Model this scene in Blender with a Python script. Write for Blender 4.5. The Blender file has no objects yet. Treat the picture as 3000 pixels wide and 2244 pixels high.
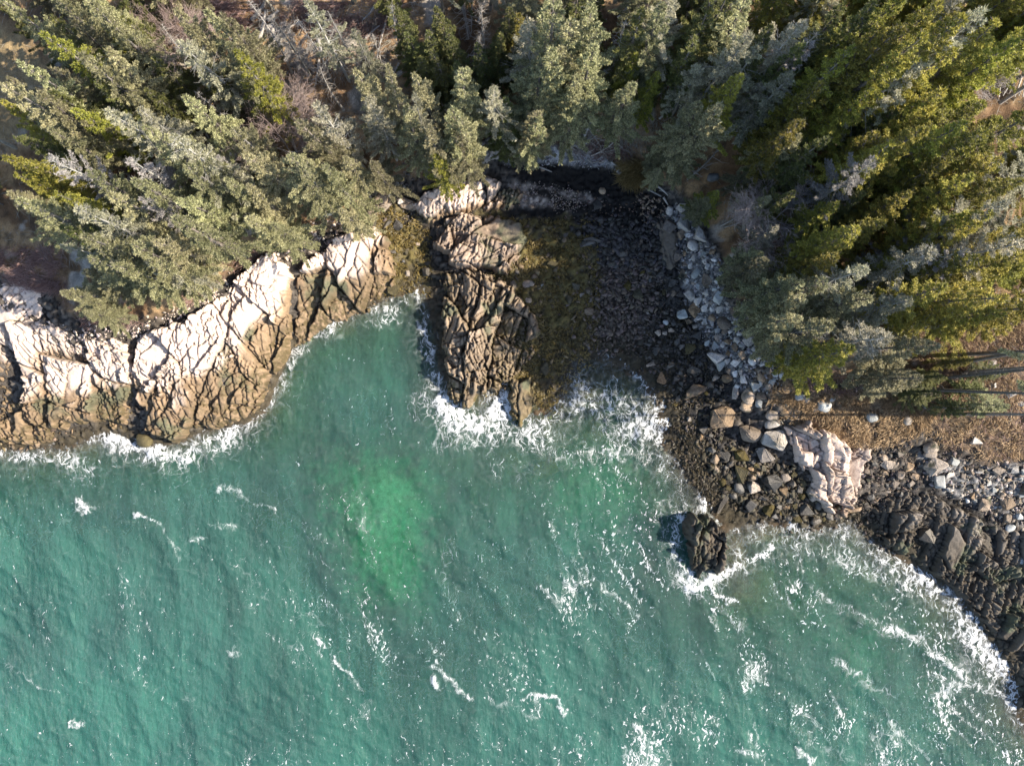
import bpy, math, random
import numpy as np
from mathutils import Vector

S = bpy.context.scene
COL = S.collection
RNG = np.random.default_rng(7)
random.seed(7)

# ------------------------------------------------------------------ camera, sky, sun
H = 60.0                       # drone height above the sea (m)
PPM = 37.5                     # photograph pixels per metre at sea level
CX, CY = 1500.0, 1122.0
cam = bpy.data.cameras.new('camera'); camo = bpy.data.objects.new('camera', cam); COL.objects.link(camo)
camo.location = (0, 0, H); camo.rotation_euler = (0, 0, 0)
cam.sensor_width = 36.0; cam.lens = 27.0; cam.clip_start = 0.5; cam.clip_end = 3000
S.camera = camo
SUN_EL, SUN_AZ = 37.0, 2.0    # azimuth measured from +x
sv = Vector((math.cos(math.radians(SUN_EL)) * math.cos(math.radians(SUN_AZ)),
             math.cos(math.radians(SUN_EL)) * math.sin(math.radians(SUN_AZ)), math.sin(math.radians(SUN_EL))))
W = bpy.data.worlds.new('World'); S.world = W; W.use_nodes = True
wn = W.node_tree; bg = wn.nodes['Background']
sky = wn.nodes.new('ShaderNodeTexSky'); sky.sky_type = 'NISHITA'; sky.sun_disc = False
sky.sun_elevation = math.radians(SUN_EL); sky.sun_rotation = math.radians(90.0 - SUN_AZ)
wn.links.new(sky.outputs[0], bg.inputs[0]); bg.inputs[1].default_value = 0.125
sun = bpy.data.lights.new('sun', 'SUN'); suno = bpy.data.objects.new('sun', sun); COL.objects.link(suno)
sun.energy = 5.0; sun.angle = math.radians(0.5); sun.color = (1.0, 0.90, 0.74)
suno.rotation_euler = (-sv).to_track_quat('-Z', 'Y').to_euler()
S.view_settings.view_transform = 'Standard'; S.view_settings.look = 'None'
S.view_settings.exposure = 1.22; S.view_settings.gamma = 1.0
S.cycles.max_bounces = 6; S.cycles.transparent_max_bounces = 8
S.cycles.use_denoising = True

# ------------------------------------------------------------------ helpers
def tag(o, label, cat=None, group=None, kind=None):
    if label: o['label'] = label
    if cat: o['category'] = cat
    if group: o['group'] = group
    if kind: o['kind'] = kind
    return o

def w2p(x, y, z):              # world -> photograph pixel
    k = PPM * H / (H - z)
    return CX + x * k, CY - y * k

def p2w(px, py, z):            # photograph pixel at height z -> world
    k = (H - z) / H / PPM
    return (px - CX) * k, (CY - py) * k

def hash2(i, j, s):
    n = (i.astype(np.int64) * 374761393 + j.astype(np.int64) * 668265263 + s * 2147483647) & 0xFFFFFFFF
    n = ((n ^ (n >> 13)) * 1274126177) & 0xFFFFFFFF
    n = ((n ^ (n >> 16)) * 2246822519) & 0xFFFFFFFF
    return ((n ^ (n >> 15)) & 0xFFFFFF) / float(0xFFFFFF)

def vnoise(x, y, s=0):
    i = np.floor(x); j = np.floor(y); f = x - i; g = y - j
    f = f * f * (3 - 2 * f); g = g * g * (3 - 2 * g)
    a = hash2(i, j, s); b = hash2(i + 1, j, s); c = hash2(i, j + 1, s); d = hash2(i + 1, j + 1, s)
    return (a * (1 - f) + b * f) * (1 - g) + (c * (1 - f) + d * f) * g

def fbm(x, y, s=0, o=4):
    r = np.zeros_like(x); a = 0.5; t = 0
    for k in range(o):
        r += a * vnoise(x * 2 ** k, y * 2 ** k, s + k * 17); t += a; a *= 0.5
    return r / t

def sstep(a, b, x):
    t = np.clip((x - a) / (b - a), 0, 1); return t * t * (3 - 2 * t)

def worley(u, v, s=0, jit=0.9):
    """nearest two cell distances, the nearest cell's ids and the offset from its point"""
    iu = np.floor(u); iv = np.floor(v)
    f1 = np.full(u.shape, 9e9); f2 = np.full(u.shape, 9e9)
    ci = np.zeros_like(u); cj = np.zeros_like(u); ou = np.zeros_like(u); ov = np.zeros_like(u)
    for a in (-1, 0, 1):
        for b in (-1, 0, 1):
            I = iu + a; J = iv + b
            pu = I + 0.5 + jit * (hash2(I, J, s) - 0.5); pv = J + 0.5 + jit * (hash2(I, J, s + 5) - 0.5)
            d = np.hypot(u - pu, v - pv)
            near = d < f1
            f2 = np.where(near, f1, np.minimum(f2, d))
            ci = np.where(near, I, ci); cj = np.where(near, J, cj)
            ou = np.where(near, u - pu, ou); ov = np.where(near, v - pv, ov)
            f1 = np.where(near, d, f1)
    return f1, f2, ci, cj, ou, ov

def seg_dist(px, py, pts, closed):
    P = np.array(pts, float); Q = np.roll(P, -1, 0)
    n = len(P) if closed else len(P) - 1
    d = np.full(px.shape, 9e9)
    for k in range(n):
        ax, ay = P[k]; bx, by = Q[k]; dx, dy = bx - ax, by - ay
        t = np.clip(((px - ax) * dx + (py - ay) * dy) / (dx * dx + dy * dy + 1e-9), 0, 1)
        d = np.minimum(d, np.hypot(px - ax - t * dx, py - ay - t * dy))
    return d

def inside(px, py, pts):
    P = np.array(pts, float); c = np.zeros(px.shape, bool); j = len(P) - 1
    for i in range(len(P)):
        xi, yi = P[i]; xj, yj = P[j]
        c ^= ((yi > py) != (yj > py)) & (px < (xj - xi) * (py - yi) / (yj - yi + 1e-12) + xi)
        j = i
    return c

def sdist(px, py, pts):        # pixels, positive inside
    d = seg_dist(px, py, pts, True)
    return np.where(inside(px, py, pts), d, -d)

def mesh_np(name, V, F, col=None, attrs=None, smooth=False, mat=None):
    """V (n,3); F (m,k) with one k for all faces"""
    V = np.ascontiguousarray(V, np.float32); F = np.ascontiguousarray(F, np.int32)
    m = bpy.data.meshes.new(name); k = F.shape[1]
    m.vertices.add(len(V)); m.vertices.foreach_set('co', V.ravel())
    m.loops.add(F.size); m.loops.foreach_set('vertex_index', F.ravel())
    m.polygons.add(len(F)); m.polygons.foreach_set('loop_start', np.arange(0, F.size, k, dtype=np.int32))
    m.polygons.foreach_set('loop_total', np.full(len(F), k, np.int32))
    if smooth: m.polygons.foreach_set('use_smooth', np.ones(len(F), bool))
    m.update(calc_edges=True)
    if col is not None:
        a = m.attributes.new('col', 'FLOAT_COLOR', 'POINT')
        a.data.foreach_set('color', np.concatenate([col, np.ones((len(col), 1))], 1).astype(np.float32).ravel())
    for an, av in (attrs or {}).items():
        a = m.attributes.new(an, 'FLOAT', 'POINT'); a.data.foreach_set('value', av.astype(np.float32).ravel())
    if mat: m.materials.append(mat)
    return m

def link(name, mesh, parent=None):
    o = bpy.data.objects.new(name, mesh); COL.objects.link(o)
    if parent: o.parent = parent
    return o

def tubes(segs, sides=4):
    """segs: list of (p0, p1, r0, r1) -> V, F quads"""
    A = np.array([s[0] for s in segs], float); B = np.array([s[1] for s in segs], float)
    r0 = np.array([s[2] for s in segs]); r1 = np.array([s[3] for s in segs])
    d = B - A; d /= (np.linalg.norm(d, axis=1, keepdims=True) + 1e-9)
    up = np.where(np.abs(d[:, 2:3]) < 0.9, np.array([[0, 0, 1.0]]), np.array([[1.0, 0, 0]]))
    e1 = np.cross(d, up); e1 /= (np.linalg.norm(e1, axis=1, keepdims=True) + 1e-9); e2 = np.cross(d, e1)
    n = len(segs); V = np.zeros((n, 2 * sides, 3))
    for k in range(sides):
        a = 2 * math.pi * k / sides; o = math.cos(a) * e1 + math.sin(a) * e2
        V[:, k] = A + o * r0[:, None]; V[:, sides + k] = B + o * r1[:, None]
    F = []
    for k in range(sides):
        q = (k + 1) % sides; F.append([k, q, sides + q, sides + k])
    F = (np.array(F)[None] + (np.arange(n) * 2 * sides)[:, None, None]).reshape(-1, 4)
    return V.reshape(-1, 3), F

# ------------------------------------------------------------------ materials
def new_mat(name):
    m = bpy.data.materials.new(name); m.use_nodes = True
    nt = m.node_tree; nt.nodes.clear(); out = nt.nodes.new('ShaderNodeOutputMaterial')
    return m, nt, out

def N(nt, t, **kw):
    n = nt.nodes.new(t)
    for k, v in kw.items():
        if k.startswith('i_'):
            n.inputs[int(k[2:])].default_value = v
        else: setattr(n, k, v)
    return n

def ramp(nt, stops):
    r = nt.nodes.new('ShaderNodeValToRGB'); e = r.color_ramp.elements
    while len(e) < len(stops): e.new(0.5)
    for k, (p, c) in enumerate(stops):
        e[k].position = p; e[k].color = (*c, 1) if len(c) == 3 else c
    return r

def mix_rgb(nt, mode, fac, a, b):
    n = nt.nodes.new('ShaderNodeMix'); n.data_type = 'RGBA'; n.blend_type = mode
    L = nt.links
    for v, s in ((fac, 0), (a, 6), (b, 7)):
        if isinstance(v, (int, float)): n.inputs[s].default_value = v
        elif isinstance(v, tuple): n.inputs[s].default_value = (*v, 1)
        else: L.new(v, n.inputs[s])
    return n.outputs[2]

def rock_mat(name, color=None, var=0.45, rough=0.8, bump=0.35, scale=1.0, spot=None, spec=0.3):
    """colour comes from the mesh's own stone colour ('col') or one colour; grain, mottling, veins and bump are procedural"""
    m, nt, out = new_mat(name); L = nt.links
    p = N(nt, 'ShaderNodeBsdfPrincipled'); p.inputs['Roughness'].default_value = rough
    p.inputs['Specular IOR Level'].default_value = spec
    geo = N(nt, 'ShaderNodeNewGeometry'); pos = geo.outputs['Position']
    if color is None:
        base = N(nt, 'ShaderNodeAttribute', attribute_name='col').outputs['Color']
    else:
        oi = N(nt, 'ShaderNodeObjectInfo')
        hsv = N(nt, 'ShaderNodeHueSaturation'); hsv.inputs['Color'].default_value = (*color, 1)
        mr = N(nt, 'ShaderNodeMapRange'); mr.inputs[3].default_value = 0.6; mr.inputs[4].default_value = 1.35
        L.new(oi.outputs['Random'], mr.inputs[0]); L.new(mr.outputs[0], hsv.inputs['Value'])
        mr2 = N(nt, 'ShaderNodeMath', operation='FRACT'); mm = N(nt, 'ShaderNodeMath', operation='MULTIPLY'); mm.inputs[1].default_value = 17.3
        L.new(oi.outputs['Random'], mm.inputs[0]); L.new(mm.outputs[0], mr2.inputs[0])
        mr3 = N(nt, 'ShaderNodeMapRange'); mr3.inputs[3].default_value = 0.55; mr3.inputs[4].default_value = 1.5
        L.new(mr2.outputs[0], mr3.inputs[0]); L.new(mr3.outputs[0], hsv.inputs['Saturation'])
        base = hsv.outputs[0]
    n1 = N(nt, 'ShaderNodeTexNoise'); n1.inputs['Scale'].default_value = 1.3 * scale; n1.inputs['Detail'].default_value = 8; n1.inputs['Roughness'].default_value = 0.65
    n2 = N(nt, 'ShaderNodeTexNoise'); n2.inputs['Scale'].default_value = 9 * scale; n2.inputs['Detail'].default_value = 6; n2.inputs['Roughness'].default_value = 0.7
    L.new(pos, n1.inputs['Vector']); L.new(pos, n2.inputs['Vector'])
    lo, hi = 1 - var, 1 + var * 0.7
    r1 = ramp(nt, [(0.3, (lo, lo, lo)), (0.7, (hi, hi, hi))]); L.new(n1.outputs['Fac'], r1.inputs[0])
    r2 = ramp(nt, [(0.3, (lo, lo * .98, lo * .95)), (0.68, (hi, hi, hi))]); L.new(n2.outputs['Fac'], r2.inputs[0])
    c = mix_rgb(nt, 'MULTIPLY', 1.0, base, r1.outputs[0]); c = mix_rgb(nt, 'MULTIPLY', 1.0, c, r2.outputs[0])
    if spot:
        n3 = N(nt, 'ShaderNodeTexNoise'); n3.inputs['Scale'].default_value = 0.9; n3.inputs['Detail'].default_value = 7; L.new(pos, n3.inputs['Vector'])
        r3 = ramp(nt, [(0.56, (0, 0, 0)), (0.66, (1, 1, 1))]); L.new(n3.outputs['Fac'], r3.inputs[0])
        c = mix_rgb(nt, 'MIX', r3.outputs[0], c, spot)
    L.new(c, p.inputs['Base Color'])
    n4 = N(nt, 'ShaderNodeTexNoise'); n4.inputs['Scale'].default_value = 5 * scale; n4.inputs['Detail'].default_value = 9; n4.inputs['Roughness'].default_value = 0.7; L.new(pos, n4.inputs['Vector'])
    b = N(nt, 'ShaderNodeBump'); b.inputs['Strength'].default_value = bump; b.inputs['Distance'].default_value = 0.25
    L.new(n4.outputs['Fac'], b.inputs['Height']); L.new(b.outputs[0], p.inputs['Normal'])
    L.new(p.outputs[0], out.inputs[0])
    return m

def leaf_mat(name, c_lo, c_hi, transl=0.25, hue=0.02, val=0.35):
    m, nt, out = new_mat(name); L = nt.links
    geo = N(nt, 'ShaderNodeNewGeometry'); oi = N(nt, 'ShaderNodeObjectInfo')
    tc = N(nt, 'ShaderNodeTexCoord')
    no = N(nt, 'ShaderNodeTexNoise'); no.inputs['Scale'].default_value = 1.1; no.inputs['Detail'].default_value = 4
    L.new(tc.outputs['Object'], no.inputs['Vector'])
    ad = N(nt, 'ShaderNodeMath', operation='ADD'); L.new(no.outputs['Fac'], ad.inputs[0])
    sc = N(nt, 'ShaderNodeMath', operation='MULTIPLY_ADD'); sc.inputs[1].default_value = 0.6; sc.inputs[2].default_value = -0.3
    L.new(geo.outputs['Random Per Island'], sc.inputs[0]); L.new(sc.outputs[0], ad.inputs[1])
    r = ramp(nt, [(0.2, c_lo), (0.8, c_hi)]); L.new(ad.outputs[0], r.inputs[0])
    hsv = N(nt, 'ShaderNodeHueSaturation'); L.new(r.outputs[0], hsv.inputs['Color'])
    m1 = N(nt, 'ShaderNodeMapRange'); m1.inputs[3].default_value = 1 - val; m1.inputs[4].default_value = 1 + val
    L.new(oi.outputs['Random'], m1.inputs[0]); L.new(m1.outputs[0], hsv.inputs['Value'])
    mm = N(nt, 'ShaderNodeMath', operation='MULTIPLY'); mm.inputs[1].default_value = 23.7; L.new(oi.outputs['Random'], mm.inputs[0])
    fr = N(nt, 'ShaderNodeMath', operation='FRACT'); L.new(mm.outputs[0], fr.inputs[0])
    m2 = N(nt, 'ShaderNodeMapRange'); m2.inputs[3].default_value = 0.5 - hue; m2.inputs[4].default_value = 0.5 + hue
    L.new(fr.outputs[0], m2.inputs[0]); L.new(m2.outputs[0], hsv.inputs['Hue'])
    d = N(nt, 'ShaderNodeBsdfPrincipled'); d.inputs['Roughness'].default_value = 0.55; d.inputs['Specular IOR Level'].default_value = 0.35
    L.new(hsv.outputs[0], d.inputs['Base Color'])
    t = N(nt, 'ShaderNodeBsdfTranslucent'); L.new(hsv.outputs[0], t.inputs[0])
    mx = N(nt, 'ShaderNodeMixShader'); mx.inputs[0].default_value = transl
    L.new(d.outputs[0], mx.inputs[1]); L.new(t.outputs[0], mx.inputs[2]); L.new(mx.outputs[0], out.inputs[0])
    return m

M = {}
M['ground'] = rock_mat('shore ground', None, var=0.4, rough=0.85, bump=0.5, scale=2.0)
M['ledge'] = rock_mat('granite', None, var=0.22, rough=0.75, bump=0.35)
M['pale'] = rock_mat('pale granite stone', (0.56, 0.52, 0.48), var=0.34, bump=.5, spot=(0.20, 0.18, 0.15))
M['tan'] = rock_mat('tan granite stone', (0.31, 0.24, 0.18), var=0.42, bump=.6, spot=(0.05, 0.05, 0.035))
M['dark'] = rock_mat('dark wet stone', (0.075, 0.066, 0.056), var=0.45, rough=0.5, spec=0.5)
M['weedy'] = rock_mat('weed covered stone', (0.085, 0.07, 0.035), var=0.5, rough=0.6, bump=0.6, scale=2)
M['grey'] = rock_mat('grey boulder stone', (0.36, 0.37, 0.36), var=0.25)
M['kelp'] = rock_mat('kelp covered stone', (0.13, 0.07, 0.032), var=0.6, bump=0.8, scale=3)
M['bark'] = rock_mat('bark', (0.20, 0.18, 0.165), var=0.4, bump=0.5, scale=3)
M['deadwood'] = rock_mat('weathered dead wood', (0.42, 0.39, 0.36), var=0.3, bump=0.4, scale=3)
M['twig'] = rock_mat('lichen twig', (0.34, 0.33, 0.30), var=0.3, bump=0.2, scale=3)
M['pinktwig'] = rock_mat('bare twig', (0.44, 0.36, 0.34), var=0.25, bump=0.2, scale=3)
M['spruce'] = leaf_mat('spruce needles', (0.125, 0.125, 0.055), (0.47, 0.445, 0.25))
M['fir'] = leaf_mat('yellow green needles', (0.125, 0.135, 0.022), (0.43, 0.385, 0.075))
M['darkfir'] = leaf_mat('dark fir needles', (0.06, 0.076, 0.022), (0.19, 0.19, 0.06))
M['lichen'] = leaf_mat('lichen grey needles', (0.19, 0.185, 0.11), (0.50, 0.47, 0.34))
M['silver'] = leaf_mat('silver dead needles', (0.24, 0.22, 0.21), (0.50, 0.46, 0.44))
M['grass'] = leaf_mat('dry grass', (0.17, 0.115, 0.065), (0.44, 0.32, 0.19), hue=0.01)
M['beachgrass'] = leaf_mat('beach grass', (0.22, 0.17, 0.06), (0.40, 0.32, 0.15), hue=0.01)
M['wrack'] = leaf_mat('rockweed', (0.035, 0.028, 0.010), (0.16, 0.12, 0.035), transl=0.1)
M['darkweed'] = leaf_mat('dark rockweed', (0.014, 0.012, 0.007), (0.058, 0.047, 0.022), transl=0.05)
M['brush'] = leaf_mat('bare brush', (0.24, 0.15, 0.12), (0.48, 0.35, 0.30), transl=0.1)

# ------------------------------------------------------------------ terrain (control heights at photograph positions)
CTRL = [(0,2240,-5.5),(750,2240,-5.5),(1500,2240,-5),(2250,2240,-4.2),(3000,2300,-2.6),(0,1800,-5),(700,1800,-5),(1100,1400,-1.3),(1120,1500,-1.1),(1110,1680,-1.6),(1290,1400,-1.7),(1300,1580,-2.4),(850,1550,-4.2),
(1500,1800,-4),(2000,1950,-3.6),(2500,1950,-2.6),(2900,2200,-1.8),(300,1450,-2.6),(700,1380,-2.8),(950,1150,-2.2),(1050,1050,-1.6),(1150,950,-1.0),
(1150,1200,-3),(1400,1350,-1.5),(1600,1400,-1.3),(1800,1250,-.8),(1850,1120,-.3),(1880,1400,-1.1),(1750,1500,-2.2),(1950,1700,-2),(2000,1800,-2.0),(2250,1650,-.9),
(2500,1680,-1.0),(2700,1850,-1.2),(2850,2000,-1.0),(2180,1720,-.35),(3000,2200,-.8),(1300,1300,-1.6),
(0,1315,0),(190,1310,0),(340,1270,0),(440,1310,0),(520,1295,0),(640,1255,0),(740,1235,0),(820,1100,0),(870,1010,0),(960,945,0),(1080,900,0),(1190,845,0),(1240,830,0),
(1260,1000,-.3),(1300,1150,-.3),(1420,1180,-.3),(1520,1180,-.2),(1600,1180,0),(1650,1090,0.05),(1720,1030,0),(1850,1080,0.05),(1940,1170,0.05),(1970,1300,0.1),
(2030,1400,0.1),(2090,1490,0.0),(2160,1530,0.05),(2280,1520,0.05),(2400,1540,0.05),(2480,1520,0.05),(2570,1580,0.05),(2700,1665,0.0),(2830,1770,0.0),(2910,1880,0),(2960,2000,0),(3000,2120,0),
(60,1200,1.0),(200,1200,1.1),(320,1180,1.2),(480,1200,1.3),(640,1180,1.2),(760,1080,1.2),(880,900,1.3),(1000,830,1.4),(1120,780,1.2),
(100,1050,2.8),(300,1050,3.0),(450,1080,2.6),(600,1020,2.9),(720,920,3.0),(850,800,3.0),(1000,720,3.0),(1080,680,2.6),
(0,900,4.2),(150,900,4.4),(300,940,4.2),(500,890,4.3),(660,770,4.4),(800,700,4.6),(940,600,4.6),(1060,560,4.0),(0,650,6),(300,650,6.2),(600,600,6),(850,450,5.6),(1100,450,5),(0,300,7.5),(400,300,7.5),(800,250,7),(1100,300,6.2),
(0,0,9),(500,0,9),(1000,0,8.6),(1500,0,8.6),(2000,0,9.2),(2500,0,10.5),(3000,0,11.5),(0,-500,12),(1500,-500,12),(3000,-500,15),
(1400,250,6),(1400,400,4.4),(1600,250,6),(1600,400,4.0),(1800,300,6),(1900,430,4.4),(2000,250,7),(2200,400,7),(2500,400,8.5),(2900,400,9.5),
(1180,640,1.6),(1200,740,.7),(1225,800,.2),(1150,560,2.4),(1250,690,0.9),(1290,560,3.0),(1400,560,2.2),(1350,520,2.8),
(1500,480,2.6),(1700,465,2.8),(1850,490,2.8),(1560,510,2.0),(1750,520,2.0),(1870,580,2.1),(1650,570,1.6),(1600,640,1.3),(1600,800,.85),(1620,950,.5),(1800,700,1.2),(1800,850,.75),(1800,960,.4),(1950,620,2.0),(2000,750,1.8),(1960,850,1.0),(1930,970,.5),(1900,1040,.3),
(1350,640,1.6),(1450,700,1.0),(1330,800,0.8),(1330,950,0.7),(1330,1080,0.4),(1450,1000,.5),(1480,1080,.3),
(2120,940,2.2),(2100,1040,1.7),(2050,1100,.9),(2230,1100,2.8),(2180,1230,1.3),(2080,1330,.6),(2300,1330,1.5),(2300,1470,.5),(2500,1400,1.6),(2700,1420,2.0),(2600,1510,.6),(2800,1500,1.4),(2790,1650,.5),(2880,1380,3.0),(3000,1420,2.8),(3000,1600,1.4),(2940,1780,.6),(3000,1950,.4),
(2080,560,3.4),(2100,720,3.5),(2170,900,3.6),(2250,1000,3.6),(2350,800,5.5),(2350,1100,3.6),(2420,1200,3.4),(2600,1230,3.8),(2750,1300,3.6),(2600,1050,5.2),(2650,900,6.2),(2900,900,7.2),(2900,1100,6.2),(2900,1250,4.8),(3000,1320,4.0),(3600,1000,9),(3600,1500,4),(3600,1900,2),(3600,2300,0),(-600,1320,0),(-600,1000,4.5),(-600,500,8),(-600,1700,-4.5)]
cp = np.array([(*p2w(a, b, c), c) for a, b, c in CTRL])

def tps(r2): return np.where(r2 > 1e-9, 0.5 * r2 * np.log(r2 + 1e-12), 0.0)
_n = len(cp); _D = (cp[:, None, 0] - cp[None, :, 0]) ** 2 + (cp[:, None, 1] - cp[None, :, 1]) ** 2
_K = np.zeros((_n + 3, _n + 3)); _K[:_n, :_n] = tps(_D) + np.eye(_n) * 0.4
_K[:_n, _n] = 1; _K[:_n, _n + 1:] = cp[:, :2]; _K[_n, :_n] = 1; _K[_n + 1:, :_n] = cp[:, :2].T
_w = np.linalg.solve(_K, np.concatenate([cp[:, 2], np.zeros(3)]))

def base_z(x, y):
    x = np.atleast_1d(np.asarray(x, float)); y = np.atleast_1d(np.asarray(y, float))
    xs = np.clip(x, -52, 52); ys = np.clip(y, -38, 38); sh = x.shape; xs = xs.ravel(); ys = ys.ravel()
    r = _w[_n] + _w[_n + 1] * xs + _w[_n + 2] * ys
    for k in range(0, len(xs), 60000):
        a = slice(k, k + 60000)
        r[a] += tps((xs[a, None] - cp[None, :, 0]) ** 2 + (ys[a, None] - cp[None, :, 1]) ** 2) @ _w[:_n]
    return np.clip(r, -7, 16).reshape(sh)

# coarse height lookup so that the many later placements are quick
LX = np.arange(-60, 60.01, 0.25); LY = np.arange(-46, 46.01, 0.25)
_gx, _gy = np.meshgrid(LX, LY); LZ = base_z(_gx, _gy)
def fast_z(x, y):
    x = np.asarray(x, float); y = np.asarray(y, float)
    u = np.clip((x + 60) / .25, 0, len(LX) - 1.001); v = np.clip((y + 46) / .25, 0, len(LY) - 1.001)
    i = u.astype(int); j = v.astype(int); f = u - i; g = v - j
    return (LZ[j, i] * (1 - f) + LZ[j, i + 1] * f) * (1 - g) + (LZ[j + 1, i] * (1 - f) + LZ[j + 1, i + 1] * f) * g

def ground_at(px, py):
    """world point on the terrain under a photograph pixel"""
    z = 1.0
    for _ in range(6):
        x, y = p2w(px, py, z); z = float(fast_z(x, y))
    return x, y, z

# zone outlines in photograph pixels
COVE = [(1300,560),(1560,500),(1880,545),(1960,600),(1960,700),(2000,820),(2060,980),(2180,1130),(2110,1250),(2230,1400),(2300,1480),(2560,1500),(2700,1420),(2800,1420),(3000,1560),(3060,2000),(2940,1950),(2700,1700),(2400,1570),(2100,1560),(1960,1450),(1960,1250),(1850,1150),(1600,1260),(1480,1130),(1400,1000),(1420,700),(1250,640)]
OLIVE = [(1420,640),(1690,650),(1740,720),(1760,860),(1720,1000),(1620,1100),(1560,1230),(1470,1120),(1500,980),(1420,860),(1480,760)]
OLIVE2 = [(1100,600),(1215,650),(1260,780),(1240,830),(1190,840),(1130,880),(1150,760),(1060,640)]
WRACK = [(1470,490),(1560,478),(1640,482),(1760,488),(1860,520),(1880,560),(1950,600),(1930,630),(1830,590),(1720,570),(1620,555),(1520,525)]
WRACK2 = [(1500,548),(1620,560),(1750,595),(1900,605),(1930,650),(1780,640),(1660,625),(1560,640),(1500,620),(1640,610),(1600,580)]
GRAVEL = [(1490,540),(1600,540),(1700,565),(1780,600),(1700,620),(1600,610),(1500,590)]
GRAVELTOP = [(1460,430),(1640,420),(1760,460),(1810,490),(1700,482),(1560,475),(1480,480)]
PINKSTONE = [(1800,740),(1920,760),(1900,960),(1850,1010),(1700,1000),(1740,930)]
PALESTRIP = [(1950,610),(2010,600),(2060,690),(2110,760),(2130,880),(2170,960),(2230,1040),(2290,1100),(2260,1150),(2170,1150),(2080,1030),(2040,940),(2000,840),(1990,760),(1950,690)]
PALEHEAP = [(2690,1330),(2790,1340),(2860,1380),(2960,1350),(3060,1340),(3060,1560),(2960,1530),(2860,1480),(2760,1440),(2720,1400)]
TANGRASS = [(2200,1080),(2330,1140),(2480,1150),(2700,1140),(2760,1200),(2700,1260),(2560,1310),(2440,1300),(2360,1250),(2280,1190)]
LITGROUND = [(2700,960),(3060,860),(3060,1340),(2900,1350),(2760,1290),(2720,1180),(2680,1060)]
SANDBED = [(980,1380),(1080,1330),(1215,1400),(1235,1480),(1240,1650),(1220,1760),(1080,1740),(980,1600),(940,1480)]
SANDBED2 = [(1700,1390),(1800,1360),(1900,1440),(1880,1560),(1720,1570),(1640,1480)]
SANDBED3 = [(2440,1880),(2560,1870),(2580,1960),(2480,1990)]
FOREST = [(-60000,-60000),(60000,-60000),(60000,1250),(3300,1180),(2900,1180),(2740,1100),(2500,1140),(2380,1100),(2250,1000),(2160,900),(2120,760),(2060,640),(2010,580),(1880,500),(1760,450),(1500,430),(1380,500),(1290,540),(1180,520),(1080,560),(1000,660),(900,700),(780,740),(680,800),(560,900),(420,940),(260,940),(190,920),(120,820),(-200,760),(-60000,700)]

def feather(px, py, poly, w=14, amp=16, s=3):
    n = (fbm(px / 26, py / 26, s, 3) - 0.5) * 2 * amp
    return sstep(-w, w, sdist(px, py, poly) + n)

def lerp3(c, col, w): return c * (1 - w[..., None]) + np.array(col) * w[..., None]

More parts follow.
